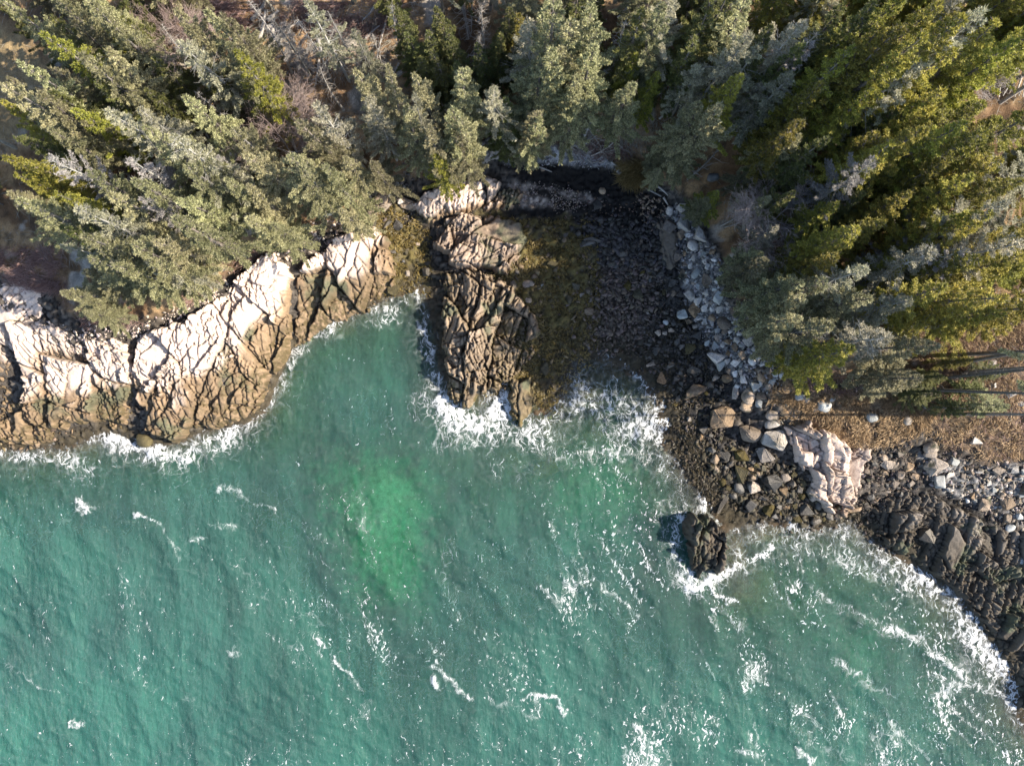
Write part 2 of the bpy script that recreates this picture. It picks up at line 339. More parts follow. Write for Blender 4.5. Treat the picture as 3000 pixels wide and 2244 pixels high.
def terrain_detail(x, y, z):
    """relief and stone colour of the open ground"""
    px, py = w2p(x, y, z)
    fo = sdist(px, py, FOREST); wf = sstep(-10, 25, fo)
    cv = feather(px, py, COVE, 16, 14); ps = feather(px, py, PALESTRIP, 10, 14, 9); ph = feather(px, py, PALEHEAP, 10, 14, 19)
    n1 = fbm(x * .5, y * .5, 1); n2 = fbm(x * 2.2, y * 2.2, 2); n3 = fbm(x * 6, y * 6, 5, 3)
    dz = (n2 - .5) * .25 + (n1 - .5) * .5 * np.clip(z, 0, 1)
    # duff floor
    c = np.zeros(x.shape + (3,)) + np.array([.16, .095, .05])
    c = lerp3(c, (.36, .24, .13), sstep(.45, .68, fbm(x * .7, y * .7, 40)))
    c = lerp3(c, (.06, .04, .025), sstep(.55, .75, n2) * .7)
    c = lerp3(c, (.40, .37, .33), sstep(.66, .74, fbm(x * .55, y * .55, 44)) * .8)
    nwc = feather(px, py, [(-300,-100),(30,70),(110,150),(150,330),(60,420),(-300,420)], 30, 40, 92); c = lerp3(c, (.30, .22, .115), nwc * .85)  # north-west clearing: tan grassy floor, its sunlit tone put into the colour
    wt = feather(px, py, [(620,-100),(1180,-100),(1240,180),(1150,330),(860,420),(720,260)], 40, 60, 93); c = c * (1 + .5 * wt[..., None])  # windthrow clearing: floor colour brightened to stand in for sunlight
    # bare shore rock and shingle: broken stone cells
    f1, f2, ci, cj, ou, ov = worley(x * 2.1 + n2, y * 2.1, 3)
    cell = hash2(ci, cj, 77); crack = sstep(0.02, .22, f2 - f1)
    g1, g2, di, dj, _, _ = worley(x * 5.2, y * 5.2, 9); cell2 = hash2(di, dj, 71); crack2 = sstep(.02, .3, g2 - g1)
    st = (1 - wf)
    dz += st * np.clip(z + .6, 0, 1) * ((cell - .5) * .22 + (crack - 1) * .16 + ((cell2 - .5) * .07 + (crack2 - 1) * .05))
    sc = np.array([.10, .085, .072]) * (0.45 + 1.1 * cell[..., None]) * (.6 + .6 * cell2[..., None])
    sc = sc * (0.35 + .65 * crack[..., None])
    c = c * wf[..., None] + sc * st[..., None]
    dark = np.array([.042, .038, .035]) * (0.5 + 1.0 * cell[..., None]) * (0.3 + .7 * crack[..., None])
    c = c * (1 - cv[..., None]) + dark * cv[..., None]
    pk = feather(px, py, PINKSTONE, 40, 60, 8) * cv * .8
    c = c * (1 - pk[..., None]) + (np.array([.125, .10, .085]) * (.6 + .8 * cell2[..., None]) * (.3 + .7 * crack2[..., None])) * pk[..., None]
    for poly, s in ((OLIVE, 12), (OLIVE2, 15)):
        w = feather(px, py, poly, 34, 70, s) * (.35 + .65 * sstep(.35, .6, n2))
        c = lerp3(c, (.125, .10, .035), w); dz += w * ((n3 - .4) * .25 + (fbm(x * 1.3, y * 1.3, 91, 3) - .45) * .7)
    # weed and barnacle wash along the waterline
    ww = st * sstep(.75, .1, z + (n2 - .5) * .5) * sstep(-.8, -.1, z) * .75
    c = lerp3(c, (.055, .044, .024), ww)
    gr = feather(px, py, GRAVEL, 12, 14, 21); c = c * (1 - gr[..., None]) + (np.array([.34, .29, .25]) * (.5 + .9 * cell2[..., None])) * gr[..., None]
    gt = feather(px, py, GRAVELTOP, 14, 14, 22); c = c * (1 - gt[..., None]) + (np.array([.33, .33, .34]) * (.5 + .9 * cell2[..., None])) * gt[..., None]
    c = c * (1 - ps[..., None]) + (np.array([.24, .23, .225]) * (.4 + .9 * cell2[..., None]) * (.3 + .7 * crack2[..., None])) * ps[..., None]
    c = c * (1 - ph[..., None]) + (np.array([.26, .25, .245]) * (.4 + .9 * cell2[..., None]) * (.3 + .7 * crack2[..., None])) * ph[..., None]
    for poly, s in ((WRACK, 24), (WRACK2, 25)):
        w = feather(px, py, poly, 9, 14, s); c = lerp3(c, (.012, .010, .009), w); dz += w * (n3 - .3) * .16
    tg = feather(px, py, TANGRASS, 14, 14, 26); c = lerp3(c, (.21, .145, .09), tg)
    lg = feather(px, py, LITGROUND, 20, 25, 27); c = c * (1 - lg[..., None]) + (np.array([.19, .13, .088]) * (.6 + .8 * n2[..., None])) * lg[..., None]
    # sea bed
    uw = sstep(.05, -.35, z)
    rockbed = np.array([.062, .042, .027]) * (.3 + 1.3 * n1[..., None]); kelp = sstep(.5, .62, fbm(x * .45, y * .45, 61))
    rb = lerp3(rockbed, (.13, .06, .024), kelp * .6)
    for poly, s in ((SANDBED, 31), (SANDBED2, 32), (SANDBED3, 33)):
        sw = feather(px, py, poly, 90, 70, s) * (.48 if s == 31 else .25); rb = lerp3(rb, (.60, .58, .45), sw); n1 = n1 * (1 - sw) + .5 * sw
    rb = lerp3(rb, (.16, .14, .10), sstep(-3.2, -4.6, z))
    c = c * (1 - uw[..., None]) + rb * uw[..., None]
    dz += uw * (n1 - .5) * .6
    return dz, np.clip(c, 0.003, 1)

def axis(lo, hi, step, far):
    a = np.arange(lo, hi + 1e-6, step); t = np.array([1.5, 4, 9, 18, 35, 70, 140, 280, far])
    return np.concatenate([(lo - t)[::-1], a, hi + t])

def grid_faces(ny, nx):
    i = np.arange(ny * nx).reshape(ny, nx)
    return np.stack([i[:-1, :-1].ravel(), i[:-1, 1:].ravel(), i[1:, 1:].ravel(), i[1:, :-1].ravel()], 1)

gx = axis(-44, 44, .125, 600); gy = axis(-33.5, 34, .125, 600)
X, Y = np.meshgrid(gx, gy); Z = base_z(X, Y)
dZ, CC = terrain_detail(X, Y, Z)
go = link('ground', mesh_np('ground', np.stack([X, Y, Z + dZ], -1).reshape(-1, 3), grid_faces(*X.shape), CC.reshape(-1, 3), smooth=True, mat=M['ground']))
tag(go, 'rocky shore, cove floor and brown forest floor', kind='structure')

# ------------------------------------------------------------------ bedrock ledges, each a thing of its own
def cell1(t, sd_):
    """jittered 1-D cells: index, distance to the lower and to the upper joint, width"""
    b = lambda k: k + .75 * (hash2(k, np.zeros_like(k) + sd_, 3) - .5)
    i = np.floor(t); i = np.where(t < b(i), i - 1, i); i = np.where(t >= b(i + 1), i + 1, i)
    lo, hi = b(i), b(i + 1); return i, t - lo, hi - t, hi - lo

def joints(x, y, ang, la, lb, seed):
    """two joint sets, the cross joints staggered from strip to strip: edge distance (m), block hashes, offsets"""
    t = math.radians(ang); u = x * math.cos(t) + y * math.sin(t); v = -x * math.sin(t) + y * math.cos(t)
    a, dl, dh, wd = cell1(v / lb + .10 * u / la * np.sin(u * .23), seed)
    k = hash2(a, a * 0, seed + 1); sk = (hash2(a, a * 0, seed + 2) - .5) * 2.2
    b, el, eh, wu = cell1((u + sk * (dl - .5) * lb) / (la * (.55 + 1.0 * k)) + k * 37, seed + 7)
    e = np.minimum(np.minimum(dl, dh) * lb, np.minimum(el, eh) * la * (.55 + 1.0 * k))
    h = lambda q: hash2(a, b, seed + q)
    return e, h, (el / wu - .5), (dl / wd - .5)

def make_ledge(name, poly, ang, la, lb, rise, amp, seed, label, pale=(2.6, 3.3), cols=None, step=.07, weed=(1.1, 2.5), cat='rock ledge', small=.55, edge=14, crk=.55, tilt=.35):
    P = np.array(poly, float); pad = 20
    zc = 1.0
    ex = [p2w(a, b, q) for a in (P[:, 0].min() - pad, P[:, 0].max() + pad) for b in (P[:, 1].min() - pad, P[:, 1].max() + pad) for q in (0, 7)]
    xa, xb = min(e[0] for e in ex), max(e[0] for e in ex); ya, yb = min(e[1] for e in ex), max(e[1] for e in ex)
    xs = np.arange(xa, xb, step); ys = np.arange(ya, yb, step); x, y = np.meshgrid(xs, ys)
    zb = fast_z(x, y); px, py = w2p(x, y, zb + rise * .5)
    sd = sdist(px, py, poly) + (fbm(px / 22, py / 22, seed, 3) - .5) * 30
    keep = sd > -8
    wx = x + (fbm(x * .28, y * .28, seed + 3, 3) - .5) * 1.3 + (fbm(x * 1.5, y * 1.5, seed + 4, 3) - .5) * .16
    wy = y + (fbm(x * .28, y * .28, seed + 8, 3) - .5) * 1.3 + (fbm(x * 1.5, y * 1.5, seed + 5, 3) - .5) * .16
    amp = amp * 1.35; cw = sstep(.3, .7, fbm(x * .8, y * .8, seed + 35, 3))
    e0, h0, u0, v0 = joints(wx, wy, ang + 4, la * 1.5, lb * 2.3, seed)
    e1, h1, u1, v1 = joints(wx + h0(30) * 7, wy + h0(31) * 7, ang - 9, la * .8, lb * .85, seed + 100)
    e2, h2f, u2, v2 = joints(wx + h0(32) * 5, wy, ang + 32, small * 1.3, small * .8, seed + 200)
    on1 = np.where(h0(33) < .82, 1.0, .06); on2 = np.where((hash2(np.floor(h1(5) * 999), np.floor(h0(5) * 999), seed) < .75), 1.0, .05) * np.where(h0(33) < .9, 1, .1)
    cut = lambda e, w: sstep(0, 1, e / w)
    k0 = cut(e0, .06 + .16 * cw); k1 = cut(e1, .035 + .07 * cw); k2 = cut(e2, .06 + .05 * cw)
    z = zb + rise * sstep(-4, edge, sd)
    z = z + amp * (1.2 * (h0(11) - .5) + 1.1 * tilt * ((h0(12) - .5) * u0 * 2 + (h0(13) - .5) * v0 * 2.4) - .05 * (2 * np.abs(v0)) ** 3) - .40 * amp * (1 - k0)
    z += on1 * amp * (.62 * (h1(11) - .5) + .5 * tilt * ((h1(12) - .5) * u1 * 2 + (h1(13) - .5) * v1 * 2.4) - .03 * (2 * np.abs(v1)) ** 3 - .20 * (1 - k1))
    z += on2 * amp * (.26 * (h2f(11) - .5) + .2 * ((h2f(12) - .5) * u2 + (h2f(13) - .5) * v2) - .20 * (1 - k2))
    rz = sstep(.44, .58, fbm(x * .42, y * .42, seed + 36, 3)) * sstep(0, 6, sd)
    e3, h3, u3, v3 = joints(wx, wy, ang + 18, .62, .36, seed + 300); k3 = cut(e3, .07)
    z += rz * (.30 * (h3(11) - .5) + .10 * ((h3(12) - .5) * u3 + (h3(13) - .5) * v3) - .20 * (1 - k3))
    rough = fbm(x * 2.6, y * 2.6, seed + 31, 5); z += (rough - .5) * .20 * amp + (fbm(x * 9, y * 9, seed + 33, 3) - .5) * .04
    z = np.where(sd < 0, np.minimum(z, zb + .02) - .35 - .03 * np.clip(-sd, 0, 8), z)
    h2 = h1(44); crack = k0 * (1 - on1 * (1 - k1)); cr2 = k2; brk = on2; ci = np.floor(h0(50) * 9999); cj = ci * 0
    t = math.radians(ang); u = (wx * math.cos(t) + wy * math.sin(t)) / la; v = (-wx * math.sin(t) + wy * math.cos(t)) / lb
    # stone colours: pale dry top, tan middle, weedy foot (a tide zonation by height), green-black lichen patches
    cols = cols or dict(pale=(.60, .485, .415), tan=(.25, .175, .112), weed=(.105, .078, .038))
    c0 = np.zeros(x.shape + (3,)) + np.array(cols['tan']); zz = z + (fbm(x * .6, y * .6, seed + 41) - .5) * 1.1
    pw = sstep(pale[0], pale[1], zz); c0 = lerp3(c0, cols['pale'], pw)
    c0 = c0 * (.78 + .44 * hash2(ci, cj, seed + 51))[..., None] * (.85 + .3 * h2)[..., None]
    li = sstep(.58, .70, fbm(x * .55, y * .55, seed + 61)) * (1 - pw) * .8; c0 = lerp3(c0, (.085, .10, .06), li)
    st = sstep(.55, .75, fbm(u * la * .35, v * lb * 2.2, seed + 62)) * .45 * (1 - pw * .7); c0 = lerp3(c0, (.12, .09, .06), st)
    ww = sstep(weed[1], weed[0], zz + (rough - .5) * .8); c0 = lerp3(c0, cols['weed'], ww * (.55 + .45 * sstep(.35, .55, fbm(x * 5, y * 5, seed + 63, 3))))
    sp = sstep(.50, .62, fbm(x * 6.5, y * 4.2, seed + 65, 3)) * ww * .75; c0 = lerp3(c0, tuple(1.15 * q for q in cols['tan']), sp)
    z += ww * (fbm(x * 7, y * 7, seed + 64, 3) - .5) * .22; c0 = c0 * (1 - rz[..., None] * .3 * (1 - k3)[..., None])
    joint_dark = (1 - crack) * .22 + (1 - cr2) * brk * .15  # darker along the large and small joints
    c0 = lerp3(c0, (.05, .04, .03), joint_dark * .8)
    idx = -np.ones(x.shape, int); F = grid_faces(*x.shape); kf = keep.ravel()[F].all(1); F = F[kf]
    used = np.unique(F); remap = np.zeros(x.size, int); remap[used] = np.arange(len(used))
    V = np.stack([x, y, z], -1).reshape(-1, 3)[used]
    o = link(name, mesh_np(name, V, remap[F], np.clip(c0, .003, 1).reshape(-1, 3)[used], smooth=False, mat=M['ledge']))
    return tag(o, label, cat, 'bedrock ledges of the shore')

dk = dict(pale=(.30, .25, .21), tan=(.16, .125, .095), weed=(.07, .056, .03))
blk = dict(pale=(.19, .165, .145), tan=(.085, .072, .058), weed=(.045, .038, .026))
make_ledge('rock_ledge', [(-40,950),(60,935),(180,950),(250,985),(330,985),(372,1010),(388,1080),(380,1150),(372,1215),(345,1268),(290,1240),(200,1235),(190,1300),(60,1300),(-40,1295)],
           78, 2.6, 1.25, .55, .75, 101, 'pale pink granite ledge at the far west end, with loose brown blocks at its foot', small=.5)
make_ledge('rock_ledge', [(395,1010),(430,970),(520,950),(600,900),(680,820),(790,745),(850,790),(852,870),(850,960),(845,1030),(815,1085),(780,1150),(745,1215),(650,1250),(560,1262),(520,1300),(430,1262),(400,1220),(392,1100)],
           60, 3.4, 1.35, .7, .85, 111, 'large cracked granite ledge between two dark clefts, pale on top and brown below', small=.6)
make_ledge('rock_ledge', [(868,800),(930,735),(1010,690),(1080,660),(1130,690),(1150,760),(1170,835),(1080,910),(970,952),(895,1008),(866,1012),(858,900)],
           70, 2.8, 1.1, .7, .8, 123, 'granite ledge with long rounded ribs beside the narrow inlet', small=.8)
make_ledge('rock_slab', [(-40,835),(70,825),(112,860),(105,930),(60,945),(-40,955)], 10, 4.5, 2.2, .25, .22, 131,
           'smooth pale blue-grey rock slab among brush above the west ledge', pale=(.2, .5), weed=(-3, -2))
make_ledge('rock_ledge', [(1205,600),(1250,560),(1300,525),(1420,518),(1500,540),(1555,565),(1550,600),(1420,618),(1300,625),(1262,660),(1225,632)],
           45, 2.0, .8, .55, .6, 141, 'sunlit pinkish ledge of broken blocks at the head of the cove', pale=(1.9, 2.5), weed=(-1, 0), small=.4)
make_ledge('rock_outcrop', [(1268,660),(1300,625),(1400,620),(1530,645),(1540,700),(1530,775),(1480,800),(1420,790),(1330,790),(1310,740),(1265,720)],
           40, 2.2, 1.1, .9, .8, 151, 'brown blocky rock outcrop just below the sunlit pink ledge', pale=(1.7, 2.7), weed=(-.1, .5), cols=dict(pale=(.44, .34, .27), tan=(.25, .185, .135), weed=(.09, .07, .03)))
make_ledge('rock_outcrop', [(1290,800),(1330,785),(1430,790),(1520,860),(1560,915),(1580,965),(1570,1030),(1545,1090),(1490,1140),(1400,1160),(1375,1200),(1330,1195),(1305,1150),(1300,1050),(1290,960),(1300,880)],
           78, 2.8, 1.0, 1.2, 1.0, 161, 'long humped rock spine reaching into the surf between inlet and cove', pale=(2.1, 3.1), weed=(.7, 1.9), cols=dict(pale=(.42, .33, .26), tan=(.23, .175, .125), weed=(.10, .078, .035)), small=.7)
make_ledge('rock_outcrop', [(1500,1110),(1560,1100),(1580,1150),(1560,1210),(1530,1250),(1500,1255),(1488,1200),(1490,1150)], 85, 1.4, .7, .7, .55, 171,
           'weedy brown rock knob right of the white surge at the tip of the spine', pale=(3, 4), weed=(.5, 1.3), cols=dict(pale=(.3, .24, .18), tan=(.17, .13, .08), weed=(.11, .085, .035)), small=.4)
make_ledge('sea_rock', [(2000,1530),(2030,1505),(2090,1515),(2130,1550),(2138,1600),(2135,1650),(2105,1690),(2070,1680),(2040,1700),(2015,1660),(2010,1600)],
           70, 1.9, 1.0, 2.0, .8, 181, 'black domed rock standing alone in the surf off the cove', pale=(1.3, 2.8), weed=(.3, 1.2), cols=blk, small=.55)
make_ledge('rock_ledge', [(2300,1250),(2360,1235),(2430,1265),(2490,1305),(2560,1305),(2555,1360),(2530,1440),(2480,1520),(2420,1500),(2380,1440),(2390,1400),(2330,1350)],
           118, 1.5, 1.0, .75, .62, 191, 'bright pink and white ledge with steep ribs below the tan grass', pale=(.7, 1.4), weed=(-.3, .4), cols=dict(pale=(.47, .375, .32), tan=(.30, .22, .17), weed=(.07, .055, .035)), small=.62)
make_ledge('rock_ledge', [(2560,1490),(2650,1440),(2760,1455),(2830,1500),(2900,1530),(3060,1570),(3060,2000),(2990,2090),(2950,1980),(2920,1880),(2840,1770),(2760,1700),(2690,1650),(2600,1600)],
           80, 2.0, .55, .45, .62, 201, 'dark wet ledge of steep parallel ribs along the east shore', pale=(1.2, 2.6), weed=(.1, .9), cols=blk, small=.45)
make_ledge('rock_slab', [(1925,650),(1965,640),(1985,700),(1978,780),(1950,790),(1925,740)], 80, 3.0, 1.6, .45, .25, 211, 'smooth dark rounded slab at the foot of the pale rubble strip', pale=(2.2, 3.2), weed=(.3, .9), cols=dict(pale=(.3, .27, .24), tan=(.12, .10, .08), weed=(.05, .045, .03)))
make_ledge('rock_outcrop', [(1375,430),(1440,400),(1490,395),(1480,440),(1440,480),(1380,520),(1365,480)], 60, 2.2, .9, .5, .5, 221, 'grey bedrock knob under the trees above the sunlit pink ledge', pale=(1.0, 2.0), weed=(-2, -1), cols=dict(pale=(.40, .36, .33), tan=(.3, .25, .2), weed=(.1, .08, .04)))

# ------------------------------------------------------------------ water
FOAM = [([(1520,1300),(1640,1330),(1780,1310),(1900,1330),(1990,1400)],50,.55),([(2150,1600),(2300,1590),(2450,1620),(2600,1690)],46,.55),([(1950,1480),(1955,1580),(1985,1700)],36,.55),([(1290,1290),(1420,1290),(1540,1270)],40,.5),([(0,1325),(80,1335),(190,1335),(260,1365)],34,.7),([(205,1268),(290,1262),(335,1300),(420,1310),(500,1335),(560,1315),(640,1290),(700,1245),(770,1200),(810,1140)],38,.85),
([(366,1215),(382,1240),(400,1285),(425,1310)],14,1.1),([(330,1285),(420,1318),(520,1335),(555,1330)],22,1.2),
([(775,1175),(830,1120),(860,1040),(950,962),(1050,922),(1150,905),(1190,880)],26,.72),([(1000,935),(1090,945),(1180,940)],16,.55),
([(1222,860),(1236,940),(1258,1030),(1276,1110),(1292,1160)],20,.8),([(1290,1175),(1330,1215),(1400,1245),(1460,1215),(1485,1160),(1490,1120)],34,1.15),([(1300,1220),(1380,1260),(1470,1250)],40,.6),
([(1560,1260),(1620,1200),(1700,1165),(1790,1180),(1850,1230),(1920,1240)],78,.74),([(1600,1300),(1740,1260),(1850,1270)],40,.5),([(1715,1000),(1770,1035),(1850,1060),(1880,1090)],24,.66),
([(1880,1085),(1930,1170),(1975,1260),(2005,1340),(2060,1420),(2068,1500)],30,.72),([(2000,1330),(1985,1420),(1985,1520)],30,.55),
([(1992,1520),(1970,1590),(1995,1650),(2040,1730)],20,.95),([(2055,1712),(2120,1685),(2190,1650),(2255,1610)],18,1.05),([(2080,1722),(2115,1740),(2150,1772)],9,1.0),([(2064,1420),(2068,1505)],9,1.1),([(2130,1520),(2160,1580),(2170,1640)],26,.62),([(2090,1490),(2180,1530)],26,.6),
([(2190,1580),(2290,1528),(2380,1550),(2480,1560),(2560,1600),(2640,1660),(2720,1715)],34,.66),([(2640,1645),(2740,1715),(2830,1785),(2855,1850),(2910,1910),(2955,1990),(3010,2090)],40,.9),
([(2860,1880),(2920,1960),(2980,2060)],44,.8),([(2640,1700),(2760,1790),(2830,1880)],26,.6),([(2760,2030),(2860,1990),(2940,2040),(3010,2120)],22,.75),
([(2310,1700),(2400,1745),(2520,1810),(2620,1850)],16,.55),([(2590,1830),(2680,1860),(2770,1930),(2850,1990)],14,.72),([(2450,1930),(2540,1990),(2640,2040)],16,.55),
([(640,1428),(665,1425),(705,1455)],11,.95),([(705,1455),(780,1485),(812,1492)],6,.72),([(225,1470),(265,1490)],14,.9),([(395,1513),(420,1510),(455,1535)],6,.9),([(455,1535),(490,1570),(525,1640)],6,.55),([(620,1530),(680,1545)],15,.65),([(560,1590),(610,1575)],8,.8),
([(930,1868),(960,1893)],6,.95),([(985,1925),(1010,1960),(1035,1990)],7,.85),([(1280,1945),(1310,1985),(1345,2020),(1380,2035)],9,.8),([(1275,1990),(1290,2015)],9,1.05),([(1350,1830),(1300,1700),(1310,1600)],20,.4),
([(1665,1705),(1690,1700),(1745,1705),(1790,1735),(1855,1790),(1880,1800)],9,.72),([(1670,1710),(1690,1725)],12,.95),([(1580,2042),(1610,2045),(1650,2080)],8,.95),([(1520,2050),(1570,2040)],7,.7),([(900,2037),(920,2040)],6,1.0),([(205,2118),(235,2118)],8,.95),([(20,1950),(45,1965),(100,2000),(170,2030)],8,.5),
([(1860,2120),(1890,2150),(1920,2175)],7,.8),([(2160,2200),(2240,2210)],14,.7),([(2330,2200),(2380,2225)],7,.8),([(660,1920),(690,1900)],10,.6),([(520,2060),(560,2040)],10,.5),([(2360,2150),(2420,2190),(2520,2230)],22,.5),([(1980,1780),(2000,1820)],14,.4),([(1560,1470),(1600,1500)],14,.3),([(1480,1270),(1540,1290)],30,.6)]

def water_grid():
    gx = axis(-43, 43, .11, 600); gy = axis(-33, 13, .11, 600); x, y = np.meshgrid(gx, gy)
    fade = sstep(60, 40, np.abs(x)) * sstep(60, 34, np.abs(y))
    z = np.zeros_like(x); rg = np.random.default_rng(3)
    wx = x + 3 * (fbm(x * .08, y * .08, 5) - .5); wy = y + 3 * (fbm(x * .08, y * .08, 6) - .5)
    for lam, a, n, spread in ((8.5, .065, 4, 22), (3.9, .036, 6, 38), (1.8, .022, 9, 55), (.8, .010, 9, 70)):
        for _ in range(n):
            th = math.radians(28 + rg.uniform(-spread, spread)); l = lam * rg.uniform(.75, 1.3); k = 2 * math.pi / l
            s = np.sin(k * (wx * math.cos(th) + wy * math.sin(th)) + rg.uniform(0, 6.3))
            z += a / math.sqrt(n) * (1 - 2 * np.abs(s) ** .8 + .3) * 1.1
    chop = .35 + .9 * fbm(x * .10, y * .16, 12, 3)
    z = z * chop * fade - .05
    px, py = w2p(x, y, z); zb = base_z(x, y)
    dep = np.clip(-zb, -.4, 8)
    f = np.zeros_like(x)
    wpx = px + (fbm(px / 30, py / 30, 71, 3) - .5) * 46; wpy = py + (fbm(px / 30, py / 30, 72, 3) - .5) * 46
    for pts, wd, a in FOAM:
        P = np.array(pts); bb = (px > P[:, 0].min() - 5 * wd - 40) & (px < P[:, 0].max() + 5 * wd + 40) & (py > P[:, 1].min() - 5 * wd - 40) & (py < P[:, 1].max() + 5 * wd + 40)
        d = seg_dist(wpx[bb], wpy[bb], pts, False); aa = a * (.42 + .82 * fbm(px[bb] / 75, py[bb] / 75, 79, 3)); q = aa * np.exp(-(d / (wd * 1.25)) ** 2); q = np.maximum(q, .62 * aa * np.exp(-(d / (wd * 3.0)) ** 2)) if wd > 16 else q
        f[bb] = np.maximum(f[bb], q)
    shore = np.exp(-np.clip(dep, 0, 9) / .28) * .42
    f = np.maximum(f, shore * (.5 + .8 * fbm(px / 60, py / 60, 73)))
    # wind flecks of foam plus painted sun glitter: more of them towards the south-east
    clus = sstep(.42, .72, fbm(px / 95, py / 150, 75, 3)); se = sstep(700, 3000, px + .6 * (py - 1122))
    fleck = (.174 + .075 * clus * (.35 + .9 * se) + .045 * se + .05 * (fbm(px / 260, py / 260, 76, 3) - .5)) * sstep(0.1, .9, dep)
    al = (px * .46 + py * .89); ac = (px * .89 - py * .46)
    nz = fbm(ac / 62 + 2.2 * fbm(al / 260, ac / 260, 87, 2), al / 300, 88, 3); streak = sstep(.10, .015, np.abs(nz - .5)) * sstep(.40, .62, fbm(px / 210, py / 210, 89, 3))
    f = np.maximum(f, streak * (.27 + .22 * se) * sstep(.2, 1.2, dep)); fleck = fleck - .02 + .075 * streak * sstep(.1, .9, dep)
    f = np.maximum(f, (.08 + .20 * clus * se) * sstep(0.2, 1.2, dep))
    z += sstep(.5, 1.0, f) * .10 * fbm(x * 4, y * 4, 77, 3) + .06 * sstep(.45, .9, f)
    return x, y, z, dep, f, fleck

def water_mat():
    m, nt, out = new_mat('sea water'); L = nt.links
    geo = N(nt, 'ShaderNodeNewGeometry'); pos = geo.outputs['Position']
    dep = N(nt, 'ShaderNodeAttribute', attribute_name='depth').outputs['Fac']; foam = N(nt, 'ShaderNodeAttribute', attribute_name='foam').outputs['Fac']
    def math_(op, a, b=None, c=None):
        n = nt.nodes.new('ShaderNodeMath'); n.operation = op
        for k, v in enumerate((a, b, c)):
            if v is None: continue
            if isinstance(v, (int, float)): n.inputs[k].default_value = v
            else: L.new(v, n.inputs[k])
        return n.outputs[0]
    d0 = math_('MAXIMUM', dep, 0.0)
    opac = math_('SUBTRACT', 1.0, math_('EXPONENT', math_('MULTIPLY', d0, -0.31)))
    # the water's own body colour: green-blue, cloudier in patches
    n1 = N(nt, 'ShaderNodeTexNoise'); n1.inputs['Scale'].default_value = .09; n1.inputs['Detail'].default_value = 5; n1.inputs['Distortion'].default_value = .6; L.new(pos, n1.inputs['Vector'])
    r1 = ramp(nt, [(.3, (.020, .071, .063)), (.5, (.025, .098, .083)), (.72, (.030, .126, .100))]); L.new(n1.outputs['Fac'], r1.inputs[0])
    mp = N(nt, 'ShaderNodeMapping'); mp.inputs['Rotation'].default_value = (0, 0, math.radians(-30)); mp.inputs['Scale'].default_value = (.55, .12, 1); L.new(pos, mp.inputs['Vector'])
    n2 = N(nt, 'ShaderNodeTexNoise'); n2.inputs['Scale'].default_value = 1.0; n2.inputs['Detail'].default_value = 6; L.new(mp.outputs[0], n2.inputs['Vector'])
    r2 = ramp(nt, [(.35, (.72, .76, .80)), (.65, (1.2, 1.18, 1.15))]); L.new(n2.outputs['Fac'], r2.inputs[0])
    body = mix_rgb(nt, 'MULTIPLY', 1.0, r1.outputs[0], r2.outputs[0])
    milk = N(nt, 'ShaderNodeMapRange'); milk.inputs[1].default_value = .3; milk.inputs[2].default_value = 1.1; milk.inputs[4].default_value = .35; L.new(foam, milk.inputs[0])
    body = mix_rgb(nt, 'MIX', milk.outputs[0], body, (.30, .39, .37))
    # bump: small steep wind ripples drawn out across the wind
    mp2 = N(nt, 'ShaderNodeMapping'); mp2.inputs['Rotation'].default_value = (0, 0, math.radians(-12)); mp2.inputs['Scale'].default_value = (3.4, 1.25, 1); L.new(pos, mp2.inputs['Vector'])
    nb = N(nt, 'ShaderNodeTexNoise'); nb.inputs['Scale'].default_value = 1.0; nb.inputs['Detail'].default_value = 5; nb.inputs['Roughness'].default_value = .62; L.new(mp2.outputs[0], nb.inputs['Vector'])
    b = N(nt, 'ShaderNodeBump'); b.inputs['Strength'].default_value = 1.0; b.inputs['Distance'].default_value = .34; L.new(nb.outputs['Fac'], b.inputs['Height'])
    bs = N(nt, 'ShaderNodeBump'); bs.inputs['Strength'].default_value = .3; bs.inputs['Distance'].default_value = .3; L.new(nb.outputs['Fac'], bs.inputs['Height'])
    dif = N(nt, 'ShaderNodeBsdfDiffuse'); L.new(body, dif.inputs[0]); L.new(bs.outputs[0], dif.inputs['Normal'])
    tr = N(nt, 'ShaderNodeBsdfTransparent')
    tint = N(nt, 'ShaderNodeCombineColor')
    L.new(math_('EXPONENT', math_('MULTIPLY', d0, -.95)), tint.inputs[0]); L.new(math_('EXPONENT', math_('MULTIPLY', d0, -.07)), tint.inputs[1]); L.new(math_('EXPONENT', math_('MULTIPLY', d0, -.36)), tint.inputs[2])
    L.new(tint.outputs[0], tr.inputs[0])
    m1 = N(nt, 'ShaderNodeMixShader'); L.new(opac, m1.inputs[0]); L.new(tr.outputs[0], m1.inputs[1]); L.new(dif.outputs[0], m1.inputs[2])
    gl = N(nt, 'ShaderNodeBsdfGlossy'); gl.inputs['Roughness'].default_value = .13; L.new(b.outputs[0], gl.inputs['Normal'])
    fr = N(nt, 'ShaderNodeFresnel'); fr.inputs['IOR'].default_value = 1.33; L.new(b.outputs[0], fr.inputs['Normal'])
    m2 = N(nt, 'ShaderNodeMixShader'); L.new(math_('MINIMUM', fr.outputs[0], .35), m2.inputs[0]); L.new(m1.outputs[0], m2.inputs[1]); L.new(gl.outputs[0], m2.inputs[2])
    # foam: lacy threads whose density follows the surf
    nw = N(nt, 'ShaderNodeTexNoise'); nw.inputs['Scale'].default_value = 1.3; nw.inputs['Detail'].default_value = 4; L.new(pos, nw.inputs['Vector'])
    vm = N(nt, 'ShaderNodeVectorMath', operation='MULTIPLY_ADD'); vm.inputs[1].default_value = (1.1, 1.1, 1.1); L.new(nw.outputs['Color'], vm.inputs[0]); L.new(pos, vm.inputs[2])
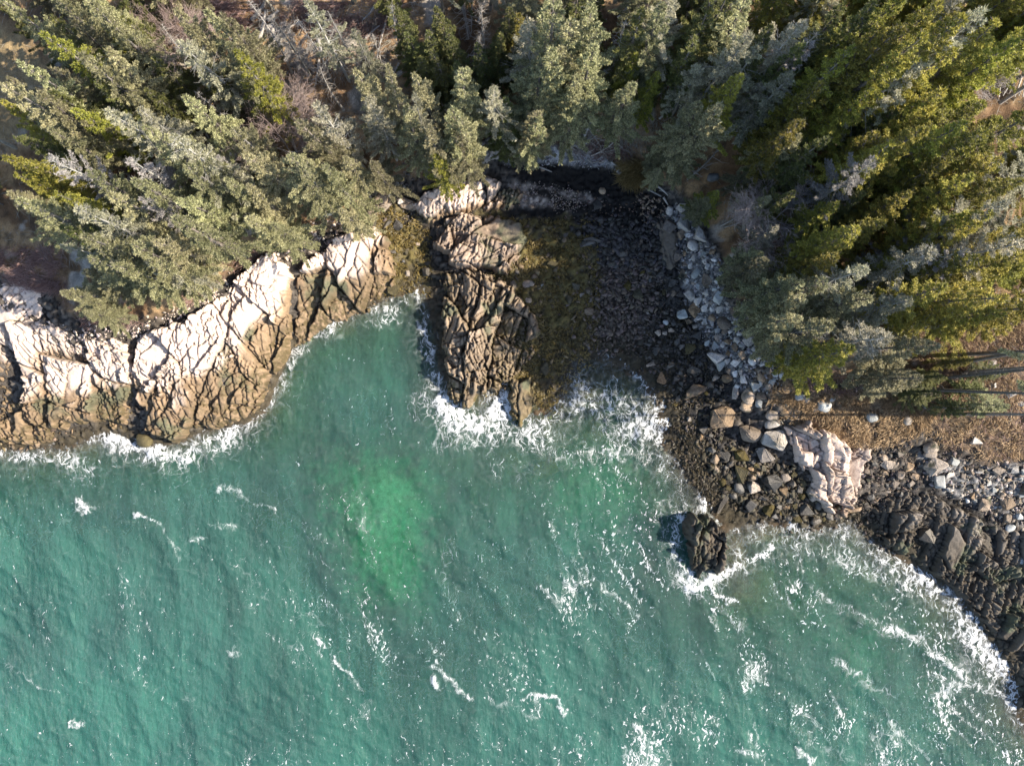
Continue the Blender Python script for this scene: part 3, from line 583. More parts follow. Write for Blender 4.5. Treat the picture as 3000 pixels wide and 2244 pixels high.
    vm2 = N(nt, 'ShaderNodeVectorMath', operation='MULTIPLY'); vm2.inputs[1].default_value = (1.5, .8, 0); L.new(vm.outputs[0], vm2.inputs[0])
    def lace(scale):
        v = N(nt, 'ShaderNodeTexVoronoi', feature='DISTANCE_TO_EDGE'); v.inputs['Scale'].default_value = scale; L.new(vm2.outputs[0], v.inputs['Vector'])
        return v.outputs['Distance']
    nf = N(nt, 'ShaderNodeTexNoise'); nf.inputs['Scale'].default_value = 1.9; nf.inputs['Detail'].default_value = 8; nf.inputs['Roughness'].default_value = .7; L.new(vm2.outputs[0], nf.inputs['Vector'])
    nn = math_('MINIMUM', math_('MAXIMUM', math_('MULTIPLY', math_('SUBTRACT', nf.outputs['Fac'], .36), 4.6), 0.0), 1.7)
    parts = []
    for sc, k_, f0 in ((.55, .15, .16), (1.15, .24, .20), (2.1, .36, .30), (3.6, .55, .50)):
        w_ = math_('MULTIPLY', math_('MULTIPLY', math_('MAXIMUM', math_('SUBTRACT', foam, f0), 0.0), k_), nn)
        mr = N(nt, 'ShaderNodeMapRange', interpolation_type='SMOOTHSTEP'); mr.inputs[1].default_value = -.02; mr.inputs[2].default_value = .13; L.new(math_('SUBTRACT', w_, lace(sc)), mr.inputs[0]); parts.append(mr.outputs[0])
    class fm: outputs = [math_('MAXIMUM', math_('MAXIMUM', parts[0], parts[1]), math_('MAXIMUM', parts[2], parts[3]))]
    # flecks of broken crests and sun glints painted white, strung across the wind in clusters
    mpf = N(nt, 'ShaderNodeMapping'); mpf.inputs['Rotation'].default_value = (0, 0, math.radians(-14)); mpf.inputs['Scale'].default_value = (8.0, 2.7, 1); L.new(vm.outputs[0], mpf.inputs['Vector'])
    nfl = N(nt, 'ShaderNodeTexNoise'); nfl.inputs['Scale'].default_value = 1.0; nfl.inputs['Detail'].default_value = 3; nfl.inputs['Roughness'].default_value = .6; L.new(mpf.outputs[0], nfl.inputs['Vector'])
    fleck = N(nt, 'ShaderNodeAttribute', attribute_name='fleck').outputs['Fac']
    fk = N(nt, 'ShaderNodeMapRange', interpolation_type='SMOOTHSTEP'); fk.inputs[1].default_value = 0.0; fk.inputs[2].default_value = .07; L.new(math_('SUBTRACT', math_('ADD', nfl.outputs['Fac'], fleck), .86), fk.inputs[0])
    fm_out = math_('MAXIMUM', fm.outputs[0], math_('MULTIPLY', fk.outputs[0], .9))
    fd = N(nt, 'ShaderNodeBsdfDiffuse'); fd.inputs[0].default_value = (.62, .63, .64, 1)
    bf = N(nt, 'ShaderNodeBump'); bf.inputs['Strength'].default_value = .8; bf.inputs['Distance'].default_value = .15; L.new(nf.outputs['Fac'], bf.inputs['Height']); L.new(bf.outputs[0], fd.inputs['Normal'])
    m3 = N(nt, 'ShaderNodeMixShader'); L.new(fm_out, m3.inputs[0]); L.new(m2.outputs[0], m3.inputs[1]); L.new(fd.outputs[0], m3.inputs[2])
    L.new(m3.outputs[0], out.inputs[0])
    return m

wx_, wy_, wz_, wd_, wf_, wc_ = water_grid()
wo = link('water', mesh_np('water', np.stack([wx_, wy_, wz_], -1).reshape(-1, 3), grid_faces(*wx_.shape), None, dict(depth=wd_.ravel(), foam=wf_.ravel(), fleck=wc_.ravel()), smooth=True, mat=water_mat()))
tag(wo, 'green sea with white surf along the rocks', kind='structure')

# ------------------------------------------------------------------ relations for labels
LAND = []                      # (category family, phrase, px, py)
NAMED = []                     # things still waiting for a label: (obj, family, adjective + noun, px, py)
DIRS = ['right of', 'upper right of', 'above', 'upper left of', 'left of', 'lower left of', 'below', 'lower right of']
ORD = ['nearest', 'second', 'third', 'fourth', 'fifth', 'sixth', 'seventh', 'eighth', 'ninth', 'tenth', 'eleventh', 'twelfth', 'thirteenth', 'fourteenth', 'fifteenth', 'sixteenth']

def vis_px(o, zoff=0.0):
    return w2p(o.location.x, o.location.y, o.location.z + zoff)

def write_labels():
    for fam in sorted({n[1] for n in NAMED}):
        items = [n for n in NAMED if n[1] == fam]
        P = np.array([[n[3], n[4]] for n in items])
        best = [(9e9, None)] * len(items)
        for _, phrase, lx, ly in LAND:
            d = np.hypot(P[:, 0] - lx, P[:, 1] - ly)
            sec = (np.round(np.degrees(np.arctan2(-(P[:, 1] - ly), P[:, 0] - lx)) / 45).astype(int)) % 8
            for s in range(8):
                ids = [i for i in range(len(items)) if sec[i] == s]
                ids.sort(key=lambda i: d[i])
                for r, i in enumerate(ids):
                    cost = d[i] + 170 * r * (1 + .15 * r)
                    if r < len(ORD) and cost < best[i][0]: best[i] = (cost, (ORD[r], DIRS[s], phrase))
        for n, (c, t) in zip(items, best):
            w = f'{n[2]}, {t[0]} {t[1]} {t[2]}'
            for cut_ in ('middling ', 'small ', 'large ', 'tall ', 'thin ', 'thick ', 'grey '):
                if len(w.replace('-', ' ').split()) > 16: w = w.replace(cut_, '', 1)
            n[0]['label'] = w

# ------------------------------------------------------------------ trees
def leaflets(P, D, ln, wd, rg, flat=.45):
    """one narrow four-cornered spray of needles at each P along D"""
    n = len(P); up = rg.normal(size=(n, 3)) * flat + np.array([0, 0, 1.0])
    sdv = np.cross(D, up); sdv /= (np.linalg.norm(sdv, axis=1, keepdims=True) + 1e-9)
    ln = ln[:, None]; wd = wd[:, None]
    V = np.stack([P, P + D * ln * .45 + sdv * wd, P + D * ln, P + D * ln * .45 - sdv * wd], 1)
    return V.reshape(-1, 3)

def conifer(seed, h=12.0, R=2.0, base=.26, dens=1.0, shape=.8, droop=.1, bare=0.0, lfl=.135, lfw=.021, gaps=.25, tuft=20):
    rg = np.random.default_rng(seed); segs = []; LP = []; LD = []; LL = []; LW = []
    bend = rg.normal(0, .25, 2); n = 9
    def axis_at(t): return np.array([bend[0] * math.sin(t * 2.2), bend[1] * math.sin(t * 2.6), t * h])
    r0 = .012 * h + .02
    for k in range(n):
        a, b = k / n, (k + 1) / n
        segs.append((axis_at(a), axis_at(b), r0 * (1 - a) ** .8 + .012, r0 * (1 - b) ** .8 + .012))
    if base > .15:
        for _ in range(int(14 * base / .3)):
            t = rg.uniform(.08, base); az = rg.uniform(0, 6.28); L = rg.uniform(.3, 1.1)
            p = axis_at(t); segs.append((p, p + np.array([math.cos(az) * L, math.sin(az) * L, rg.uniform(-.35, .1)]), .018, .006))
    lob = rg.uniform(0, 6.28, 3); la = rg.uniform(.1, .3, 3)
    nw = int(19 * dens * (1 - base) / .75); per = 6; wz = np.sort(rg.uniform(0, 1, nw)) * .5 + (np.arange(nw) + .5) / nw * .5; woff = rg.uniform(0, 6.28, nw)
    for k in range(nw * per):
        w = k // per; u = min(.985, max(0, wz[w] + rg.normal(0, .008))); t = base + (1 - base) * u
        az = woff[w] + (k % per) * 2 * math.pi / per + rg.normal(0, .22)
        if rg.uniform() < gaps * .7: continue
        prof = (1 - u) ** shape * min(1, .6 + u * 3)
        L = R * 1.16 * prof * rg.uniform(.55, 1.15) * (1 + sum(la[i] * math.sin((i + 1) * az + lob[i] + t * 5) for i in range(3))) + .12
        p0 = axis_at(t); el = math.radians(-12 + 42 * u + rg.normal(0, 9)) - droop * .5
        d = np.array([math.cos(az) * math.cos(el), math.sin(az) * math.cos(el), math.sin(el)])
        tip = p0 + d * L + np.array([0, 0, -droop * L * .5 + .10 * L]); mid = p0 + d * L * .55 + np.array([0, 0, -droop * L * .3])
        segs.append((p0, mid, .022 * (1 - u) + .010, .012)); segs.append((mid, tip, .012, .005))
        if rg.uniform() < bare:
            for _ in range(5):
                s = rg.uniform(.25, 1); q = p0 + (tip - p0) * s; dd = d + rg.normal(0, .6, 3); dd /= np.linalg.norm(dd)
                segs.append((q, q + dd * rg.uniform(.2, .55), .007, .003))
            continue
        m = max(8, int(L * 44)); s = rg.uniform(.06, 1, m) ** .6
        q = p0[None] + (mid - p0)[None] * np.clip(s / .55, 0, 1)[:, None] + (tip - mid)[None] * np.clip((s - .55) / .45, 0, 1)[:, None]
        side = np.array([-d[1], d[0], 0]); side /= np.linalg.norm(side) + 1e-9
        sg = np.where(rg.uniform(size=m) < .5, -1, 1); fo = rg.uniform(.35, .95, m)
        dd = d[None] * fo[:, None] + side[None] * (sg * rg.uniform(.35, 1, m))[:, None] + np.stack([np.zeros(m), np.zeros(m), rg.normal(.10, .28, m)], 1)
        dd /= np.linalg.norm(dd, axis=1, keepdims=True)
        sub = (.07 + .27 * (1 - s)) * min(1, .5 + L * .35)
        for jj in range(5):                                # each side twig carries three sprays
            LP.append(q + dd * (sub * jj * .25)[:, None] + rg.normal(0, .025, (m, 3)))
            d2 = dd + rg.normal(0, .42, (m, 3)); d2 /= np.linalg.norm(d2, axis=1, keepdims=True)
            LD.append(d2); LL.append(lfl * rg.uniform(.6, 1.25, m)); LW.append(lfw * rg.uniform(.7, 1.4, m))
        for _ in range(4):
            s1 = rg.uniform(.2, .85); q1 = p0 + (tip - p0) * s1; d1 = d * .6 + side * rg.choice([-1, 1]) * rg.uniform(.4, 1); segs.append((q1, q1 + d1 * rg.uniform(.15, .4), .009, .004))
        kt = tuft; dt = d[None] * .8 + rg.normal(0, .55, (kt, 3)) + np.array([0, 0, .25]); dt /= np.linalg.norm(dt, axis=1, keepdims=True)
        LP.append(np.repeat(tip[None], kt, 0) - dt * .08); LD.append(dt); LL.append(lfl * rg.uniform(.7, 1.2, kt)); LW.append(lfw * 1.1 * rg.uniform(.7, 1.4, kt))
    top = axis_at(1.0); kt = 16; dt = rg.normal(0, .5, (kt, 3)) + np.array([0, 0, 1.0]); dt /= np.linalg.norm(dt, axis=1, keepdims=True)
    LP.append(np.repeat(top[None], kt, 0) - np.array([0, 0, .3])); LD.append(dt); LL.append(rg.uniform(.25, .5, kt)); LW.append(np.full(kt, lfw))
    V = leaflets(np.concatenate(LP), np.concatenate(LD), np.concatenate(LL), np.concatenate(LW), rg)
    tv, tf = tubes(segs, 4)
    return mesh_np('trunk', tv, tf), mesh_np('crown', V, np.arange(len(V)).reshape(-1, 4))

def bare_tree(seed, h=8.0, R=2.6):
    rg = np.random.default_rng(seed); tr = []; cr = []
    def grow(p, d, L, r, depth):
        n = 3; q = p
        for k in range(n):
            d = d + rg.normal(0, .14, 3); d /= np.linalg.norm(d); e = q + d * L / n
            (tr if depth < 2 else cr).append((q, e, r * (1 - .25 * k / n), r * (1 - .25 * (k + 1) / n))); q = e
            if depth < 5 and (k > 0 or depth > 0):
                for _ in range(2 if depth < 3 else 1):
                    b = d + rg.normal(0, .62, 3); b[2] = b[2] * .7 + .12; b /= np.linalg.norm(b)
                    grow(q, b, L * rg.uniform(.5, .78), r * .55, depth + 1)
    for k in range(4):
        az = k * 1.6 + rg.uniform(0, .8); grow(np.array([0, 0, 0.1]), np.array([math.cos(az) * .45, math.sin(az) * .45, 1.0]), h * .42, .085, 0)
    a, b = tubes([(s[0], s[1], max(s[2], .012), max(s[3], .010)) for s in tr], 5); c, d = tubes([(s[0], s[1], max(s[2], .009), max(s[3], .006)) for s in cr], 3)
    return mesh_np('trunk', a, b), mesh_np('crown', c, d)

def snag(seed, h=9.0):
    rg = np.random.default_rng(seed); tr = []; cr = []; n = 8; b0 = rg.normal(0, .2, 2)
    ax = lambda t: np.array([b0[0] * math.sin(3 * t), b0[1] * math.sin(3 * t), h * t])
    for k in range(n): tr.append((ax(k / n), ax((k + 1) / n), .13 * (1 - k / n) + .02, .13 * (1 - (k + 1) / n) + .02))
    for k in range(70):
        t = rg.uniform(.2, .98); az = rg.uniform(0, 6.28); L = rg.uniform(.4, 1.5) * (1.1 - t) + .15; p = ax(t)
        d = np.array([math.cos(az), math.sin(az), rg.uniform(-.3, .35)]); e = p + d * L * .6; f = e + d * L * .4 + np.array([0, 0, rg.uniform(-.25, .15)])
        cr += [(p, e, .02, .012), (e, f, .012, .005)]
        for _ in range(3):
            g = p + (f - p) * rg.uniform(.3, 1); cr.append((g, g + rg.normal(0, .22, 3), .008, .004))
    a, b = tubes(tr, 6); c, d = tubes(cr, 3)
    return mesh_np('trunk', a, b), mesh_np('crown', c, d)

KINDS = {  # kind: (name, category, mesh variants, trunk material, crown material, adjectives)
 'G': ('spruce_tree', 'spruce tree', [conifer(300 + k, shape=.95 + .08 * k, dens=1.1, gaps=.25) for k in range(4)], 'bark', 'spruce', 'olive-green spruce'),
 'T': ('spruce_tree', 'spruce tree', [conifer(310 + k, shape=.8, dens=.8, base=.72, gaps=.3) for k in range(2)], 'bark', 'spruce', 'bare-trunked tall spruce'),
 'Y': ('fir_tree', 'fir tree', [conifer(320 + k, shape=1.05, dens=1.2, base=.18, gaps=.18) for k in range(4)], 'bark', 'fir', 'yellow-green fir'),
 'D': ('fir_tree', 'fir tree', [conifer(340 + k, shape=1.05, dens=1.0, base=.08, gaps=.2, lfw=.023) for k in range(3)], 'bark', 'darkfir', 'dark young fir'),
 'L': ('spruce_tree', 'spruce tree', [conifer(360 + k, shape=.95, dens=1.05, base=.3, gaps=.28, bare=.28) for k in range(4)], 'twig', 'lichen', 'lichen-grey spruce'),
 'W': ('dead_spruce_tree', 'dead tree', [conifer(380 + k, shape=.75, dens=1.0, base=.15, gaps=.3, bare=.45, lfl=.13, lfw=.02) for k in range(2)], 'twig', 'silver', 'silvery dead spruce'),
 'B': ('bare_tree', 'bare tree', [bare_tree(400 + k) for k in range(2)], 'pinktwig', 'pinktwig', 'leafless tree'),
 'S': ('dead_tree', 'dead tree', [snag(420 + k) for k in range(3)], 'deadwood', 'deadwood', 'bare grey snag'),
}
REF = {'T': (12, 2), 'G': (12, 2), 'Y': (12, 2), 'D': (12, 2), 'L': (12, 2), 'W': (12, 2), 'B': (8, 2.6), 'S': (9, 1.5)}
TREE_XY = []
trg = np.random.default_rng(99)

def place_tree(tx, ty, h, r, kind, lean=1.5):
    """tx, ty: where the top of the tree shows in the photograph"""
    z0 = 4.0
    for _ in range(6):
        x, y = p2w(tx, ty, z0 + h); z0 = float(fast_z(x, y))
    name, cat, var, mt, mc, adj = KINDS[kind]
    vt = var[int(trg.integers(len(var)))]
    root = bpy.data.objects.new(name, None); COL.objects.link(root); root.empty_display_size = .3
    root.location = (x, y, z0 - .1); h0, r0 = REF[kind]
    root.rotation_euler = (math.radians(trg.normal(0, lean)), math.radians(trg.normal(0, lean)), trg.uniform(0, 6.28)); root.scale = (r / r0, r / r0, h / h0)
    for nm, me, mm in (('trunk', vt[0], mt), ('crown', vt[1], mc)):
        o = bpy.data.objects.new(nm, me); COL.objects.link(o); o.parent = root
        if not me.materials: me.materials.append(None)
        o.material_slots[0].link = 'OBJECT'; o.material_slots[0].material = M[mm]
    root['category'] = cat; root['group'] = {'G': 'living spruces of the coastal wood', 'T': 'living spruces of the coastal wood', 'L': 'living spruces of the coastal wood', 'Y': 'firs of the coastal wood', 'D': 'firs of the coastal wood'}.get(kind, 'dead and bare trees of the coastal wood')
    size = 'tall ' if h >= 12.5 else 'small ' if h < 8.5 and kind != 'D' else ''
    fam = {'T': 'T', 'L': 'L', 'G': 'G', 'Y': 'Y', 'D': 'D', 'W': 'W', 'B': 'B', 'S': 'S'}[kind]
    NAMED.append((root, fam, size + adj, *w2p(x, y, z0 + h * .7)))
    TREE_XY.append((x, y, r)); return root

TREES = [(860,60,9,1.5,'S'),(985,45,9,1.5,'S'),(705,5,10,1.5,'S'),(935,205,7,1.4,'S'),(1135,15,9,1.5,'S'),(560,262,8,1.4,'S'),(645,335,7,1.4,'S'),(455,60,8,1.4,'S'),(1080,100,8,1.4,'S'),(790,40,9,1.5,'W'),(1390,95,8,1.4,'S'),(1540,70,9,1.4,'S'),(1850,60,9,1.5,'S'),(640,455,8,1.5,'W'),(2700,1130,4,1.3,'D'),(2890,1135,3.5,1.1,'D'),(2960,1090,4,1.2,'D'),(28,5,10,2.0,'G'),(95,-20,11,2.2,'G'),(150,35,10,2.0,'D'),(78,66,12,2.2,'Y'),(215,-15,12,2.3,'G'),(262,25,12,2.4,'G'),(200,60,10,2,'G'),(285,75,9,1.5,'Y'),(205,120,12,2.5,'G'),(45,176,12,2.2,'G'),(8,262,13,2.4,'G'),
(20,235,9,1.6,'G'),(160,200,10,2,'G'),(290,165,11,2.4,'G'),(345,60,8,1.7,'D'),(365,120,8,1.8,'D'),(440,165,8,1.9,'D'),(425,20,8,2.4,'B'),(500,30,13,2.4,'G'),(545,95,13,2.6,'L'),(590,20,12,2.4,'G'),(520,150,11,2.2,'D'),(640,40,12,2.2,'G'),
(625,130,12,2.4,'G'),(700,180,12,2.2,'Y'),(318,312,12,2.2,'L'),(400,320,11,2.0,'L'),(530,290,12,2.2,'G'),(205,335,9,2.1,'Y'),(0,325,9,2,'Y'),(105,300,11,2.4,'G'),(120,370,10,2,'G'),(60,400,9,2,'D'),
(275,270,9,2,'D'),(170,265,10,2.2,'D'),(360,250,8,1.8,'D'),(440,250,8,1.7,'D'),(10,460,10,2.0,'Y'),(160,447,12,2,'W'),(75,455,10,1.8,'Y'),(25,515,10,2.0,'Y'),(0,555,10,2.2,'G'),(20,610,11,2.6,'G'),(175,570,12,1.9,'Y'),(215,635,13,2.6,'L'),
(240,700,13,2.8,'G'),(325,600,12,2.4,'G'),(275,515,11,2.2,'G'),(350,470,11,2.0,'W'),(405,520,12,2.4,'G'),(450,400,13,2.6,'G'),(510,420,13,2.6,'L'),(430,585,11,2.0,'W'),(490,640,13,2.9,'G'),(375,740,13,2.8,'G'),(160,695,10,2.2,'D'),
(195,710,9,2,'L'),(250,815,8,2.2,'G'),(350,800,11,2.6,'G'),(180,865,7,2.2,'G'),(250,900,6,1.9,'G'),(300,770,11,2.6,'G'),(430,790,10,2.4,'L'),(420,700,12,2.4,'G'),(520,480,12,2.6,'G'),(530,560,11,2.3,'G'),(640,520,10,2.2,'G'),
(670,370,11,2.0,'G'),(720,450,12,2.4,'G'),(840,440,12,2.6,'G'),(905,360,12,2.4,'G'),(935,300,13,2.2,'L'),(720,560,9,2.4,'G'),(740,625,9,2.6,'G'),(800,660,8,2.2,'G'),(870,480,12,2.6,'G'),(960,520,12,2.4,'G'),(1000,470,10,2,'G'),(1085,455,9,2.2,'G'),
(1000,600,9,2.0,'G'),(760,330,8,2.8,'B'),(1055,205,13,2.2,'G'),(1110,225,13,2.0,'G'),(1230,225,13,2.2,'G'),(1070,290,12,2,'L'),(1190,265,13,1.7,'L'),(1360,205,13,2.4,'G'),(1310,270,13,2.2,'G'),(1330,320,13,2.4,'G'),(1345,400,11,2.2,'G'),(1290,440,9,1.9,'Y'),
(1440,230,12,2,'L'),(1180,330,12,2.4,'G'),(1240,350,12,2.2,'G'),(1620,-10,16,2.8,'G'),(1770,5,15,2.6,'G'),(1700,60,15,2.8,'G'),(1640,110,14,2.6,'G'),(1750,120,14,2.6,'G'),(1560,60,12,2.4,'L'),(1680,230,13,2.5,'G'),(1565,335,11,2.0,'G'),
(1480,310,10,2.2,'D'),(1850,205,12,2.3,'G'),(1560,310,11,2.2,'G'),(1600,180,13,2.5,'G'),(1250,110,8,2,'D'),(1320,80,8,2,'D'),(1280,140,8,1.9,'D'),(1290,15,9,1.9,'D'),(1350,170,8,1.9,'D'),(1160,40,9,2,'D'),(1200,90,8,1.8,'D'),
(1410,15,9,1.4,'S'),(1500,40,8,1.9,'Y'),(1410,120,7,1.6,'D'),(1470,10,9,1.7,'D'),(1460,100,7,1.7,'D'),(1510,120,7,1.6,'D'),(1030,80,9,1.5,'L'),(900,10,11,1.7,'L'),(1240,170,7,1.8,'D'),
(1880,10,11,2.2,'D'),(1890,95,8,1.6,'Y'),(1870,170,8,1.6,'Y'),(1980,10,12,2.2,'G'),(2010,100,10,2.2,'D'),(1920,215,8,1.6,'Y'),(2160,98,14,2.0,'L'),(2060,185,9,2,'L'),(2085,-5,11,2.4,'D'),(2200,0,12,2.4,'G'),(2270,40,12,2.2,'D'),(2330,55,12,2.2,'L'),
(2390,60,11,2.0,'W'),(2170,220,12,2.2,'Y'),(2210,235,7,1.2,'Y'),(2100,290,12,2.4,'G'),(2050,330,11,2.4,'G'),(2230,270,9,2,'L'),(2310,210,11,2.2,'L'),(2365,330,11,2.2,'Y'),(2330,380,9.5,2.0,'G'),(2020,440,6.5,1.8,'G'),(1955,420,6,1.4,'G'),(1935,490,4,1.1,'G'),
(2200,500,5,1.5,'G'),(2100,560,6,1.4,'Y'),(2260,575,7,1.7,'G'),(2095,590,6,1.5,'G'),(2330,540,8.5,1.8,'D'),(2310,600,8,2.4,'B'),(2270,670,7,1.9,'L'),(2570,110,15,2.6,'Y'),(2490,140,13,2.4,'Y'),(2540,260,11.5,2.2,'Y'),(2480,50,12,2.4,'D'),
(2650,70,15,2.6,'Y'),(2750,60,16,2.8,'Y'),(2830,30,16,2.8,'Y'),(2920,10,16,2.4,'L'),(2990,60,14,2.6,'Y'),(2800,150,14,2.4,'Y'),(2690,170,13,2.4,'L'),(2985,112,13,2.2,'Y'),(2820,160,10,1.6,'Y'),(2930,140,7,2,'B'),(2880,300,11,2.4,'Y'),
(2910,360,13,2.4,'Y'),(2720,370,13,2.6,'Y'),(2830,390,13,2.6,'Y'),(2920,450,11,2.4,'Y'),(2560,420,10,2.2,'Y'),(2640,410,12,2.4,'Y'),(2590,480,12,2.2,'W'),(2670,550,10,2.2,'Y'),(2780,470,10.5,2.2,'Y'),(2850,500,11,2.4,'Y'),
(2980,530,11.5,2.3,'Y'),(2990,600,14,2.6,'L'),(2980,690,14,2.6,'L'),(2900,600,13,2.4,'Y'),(2600,650,11,2.2,'Y'),(2520,680,12,2.6,'Y'),(2460,720,11,2.4,'Y'),(2630,760,10,2.2,'Y'),(2500,790,13,2.6,'L'),(2730,770,13,2.8,'L'),(2770,840,13,2.8,'Y'),
(2850,710,12,2.2,'W'),(2900,740,13,2.6,'Y'),(2990,760,13,2.6,'Y'),(2950,850,14,2.8,'Y'),(2660,890,12,2.4,'L'),(2930,920,12,2.4,'Y'),(2545,870,13,2.6,'G'),(2415,960,13,2.8,'G'),(2620,980,13,2.8,'L'),(2510,1050,12,2.8,'Y'),
(2760,1005,12,2.4,'G'),(2700,1090,9,2.2,'G'),(2780,1105,5,1.2,'D'),(2850,1050,5,1.1,'Y'),(2750,1165,5,1.4,'D'),(2380,880,12,2.4,'G'),(2360,905,12,2.4,'G'),(2345,830,12,2.4,'G'),(2270,790,10,2.2,'G'),(2225,750,8,2,'G'),(2420,830,12,2.4,'G'),
(2860,1200,4,1.2,'D'),(2970,1185,5,1.4,'G'),(2870,640,13,2.4,'Y'),(2440,590,9,2.0,'Y'),(2500,600,8,1.8,'D'),(2560,560,8,1.8,'D'),(2730,660,5,1.2,'S'),(2770,710,6,1.2,'S'),(2770,935,8,1.5,'S'),
(2760,250,12,2.4,'Y'),(2620,330,9,2.0,'D'),(2700,300,10,2,'Y'),(2420,250,12,2.2,'Y'),(2350,150,12,2.3,'D'),(2430,430,11,2.2,'D'),(2240,130,11,2.2,'L'),(2130,-20,12,2.2,'D'),(1960,-20,11,2.2,'L'),(2560,0,13,2.4,'D'),(2660,-20,14,2.6,'Y'),(2760,-30,15,2.6,'Y'),
(3290,1105,17,2.2,'T'),(3330,1050,17,2.3,'T'),(3250,1148,17,2.2,'T'),(3400,1000,17,2.3,'T'),(3350,1250,16,2.2,'T'),(3120,880,14,2.6,'Y'),(3130,300,15,2.8,'Y'),(3140,450,11,2.3,'L'),(3120,700,14,2.6,'Y'),(3420,1080,17,2.4,'T'),(3120,30,15,2.6,'Y')]
for t in TREES:
    place_tree(t[0], t[1], t[2], t[3] * (.72 if t[0] < 1400 else .80), t[4])


# the wood's remaining gaps hold shorter trees
fr_ = np.random.default_rng(5); added = 0
for _ in range(4000):
    px, py = fr_.uniform(-480, 3480), fr_.uniform(-420, 1150); h = fr_.uniform(6.5, 10.5); r = fr_.uniform(1.1, 1.7)
    x, y = p2w(px, py, 6 + h); z = float(fast_z(x, y)); bx, by = w2p(x, y, z)
    d = float(sdist(np.array([bx]), np.array([by]), FOREST)[0])
    if d < 30 or not (-60 < bx < 3060 and by > -70): continue
    if 1880 < bx < 2350 and 430 < by < 660: continue
    if 560 < bx < 1320 and by > -10: continue
    if bx < 1500 and by > 30 and bx > 30 and not (py < 60 and fr_.uniform() < .6): continue
    if bx > 2660 and by > 900: continue                       # the open ground in the east
    if 730 < bx < 1250 and by < 420 and fr_.uniform() < .75: continue      # windthrow clearing
    if 2700 < px < 3250 and 110 < py < 340: continue
    if 1600 < bx < 1860 and 340 < by < 460: continue
    if 1330 < bx < 1480 and 280 < by < 420: continue
    if bx < 130 and by < 420 and bx + by < 330: continue
    if min((x - a) ** 2 + (y - b) ** 2 - ((r + c) * .80) ** 2 for a, b, c in TREE_XY) < 0: continue
    k = 'Y' if bx > 2250 else 'G' if fr_.uniform() < .5 else 'D'
    if fr_.uniform() < .18: k = 'L'
    place_tree(px, py, h, r, k); added += 1
    if added >= 80: break
print('trees', len(TREE_XY), 'filled', added)

# ------------------------------------------------------------------ boulders and stones
import bmesh
def stone_mesh(seed, kind):
    rg = np.random.default_rng(seed); bm = bmesh.new()
    if kind == 'round':
        bmesh.ops.create_icosphere(bm, subdivisions=3, radius=1.0)
        ph = rg.uniform(0, 6.28, 9)
        for v in bm.verts:
            c = v.co; k = 1 + .10 * math.sin(2.1 * c.x + ph[0]) * math.sin(2.3 * c.y + ph[1]) + .07 * math.sin(3.7 * c.x + 2 * c.z + ph[2]) + .04 * math.sin(5.1 * c.y + ph[3] + 3 * c.z)
            v.co = c * k; v.co.z = v.co.z * .75 if v.co.z > 0 else v.co.z * .6
    else:
        n = {'block': 11, 'slab': 10}.get(kind, 16)
        P = rg.normal(size=(n, 3)); P /= np.linalg.norm(P, axis=1, keepdims=True)
        if kind == 'block': P = np.sign(P) * np.abs(P) ** .45; P /= np.abs(P).max(1, keepdims=True) ** .7
        P *= rg.uniform(.75, 1.1, (n, 1)); P[:, 2] *= .55 if kind == 'slab' else .8
        vs = [bm.verts.new(p) for p in P]; bmesh.ops.convex_hull(bm, input=vs)
        for v in [v for v in bm.verts if not v.link_faces]: bm.verts.remove(v)
        bmesh.ops.bevel(bm, geom=bm.edges[:] + bm.verts[:], offset=.13, segments=2, profile=.6, affect='EDGES', clamp_overlap=True)
        bmesh.ops.subdivide_edges(bm, edges=[e for e in bm.edges if e.calc_length() > .4], cuts=1, use_grid_fill=True)
        for v in bm.verts: v.co += Vector(rg.normal(0, .018, 3))
    bmesh.ops.recalc_face_normals(bm, faces=bm.faces)
    m = bpy.data.meshes.new('boulder'); bm.to_mesh(m); bm.free()
    if kind == 'round': m.polygons.foreach_set('use_smooth', np.ones(len(m.polygons), bool))
    m.materials.append(None)
    co = np.zeros(len(m.vertices) * 3); m.vertices.foreach_get('co', co); co = co.reshape(-1, 3)
    co -= (co.max(0) + co.min(0)) / 2; co /= (co.max(0) - co.min(0))[None, :2].max(); m.vertices.foreach_set('co', co.ravel()); m.update()
    return m
STONES = {k: [stone_mesh(500 + 10 * i + q, k) for q in range(n)] for i, (k, n) in enumerate((('round', 5), ('block', 8), ('slab', 6), ('rough', 8)))}
brg = np.random.default_rng(21); STONE_XY = []

def stone(px, py, w, h, mat, kind, name='boulder', label=None, rot=None, fam=None, noun=None, zoff=0.0, group=None, tall=.62, landmark=None, z=None):
    """w, h: size in photograph pixels"""
    x, y, g = ground_at(px, py); g = g if z is None else z
    if z is not None: x, y = p2w(px, py, z)
    k = (H - g) / H / PPM; sx, sy = w * k, h * k
    me = STONES[kind][int(brg.integers(len(STONES[kind])))]
    o = link(name, me); a = brg.uniform(0, 6.28) if rot is None and abs(w - h) < .25 * w else (rot or 0) * math.pi / 180
    sz = min(sx, sy) * tall / .8
    o.location = (x, y, g + sz * .14 + zoff); o.scale = (sx * 1.08, sy * 1.08, sz * 1.5); o.rotation_euler = (brg.normal(0, .12), brg.normal(0, .12), a)
    o.material_slots[0].link = 'OBJECT'; o.material_slots[0].material = M[mat]
    tag(o, label, 'boulder' if name == 'boulder' else name.replace('_', ' '), group)
    if landmark: LAND.append(('rock', landmark, px, py))
    if not label: NAMED.append((o, fam or 'boulder', noun, px, py))
    STONE_XY.append((px, py, (w + h) / 4)); return o

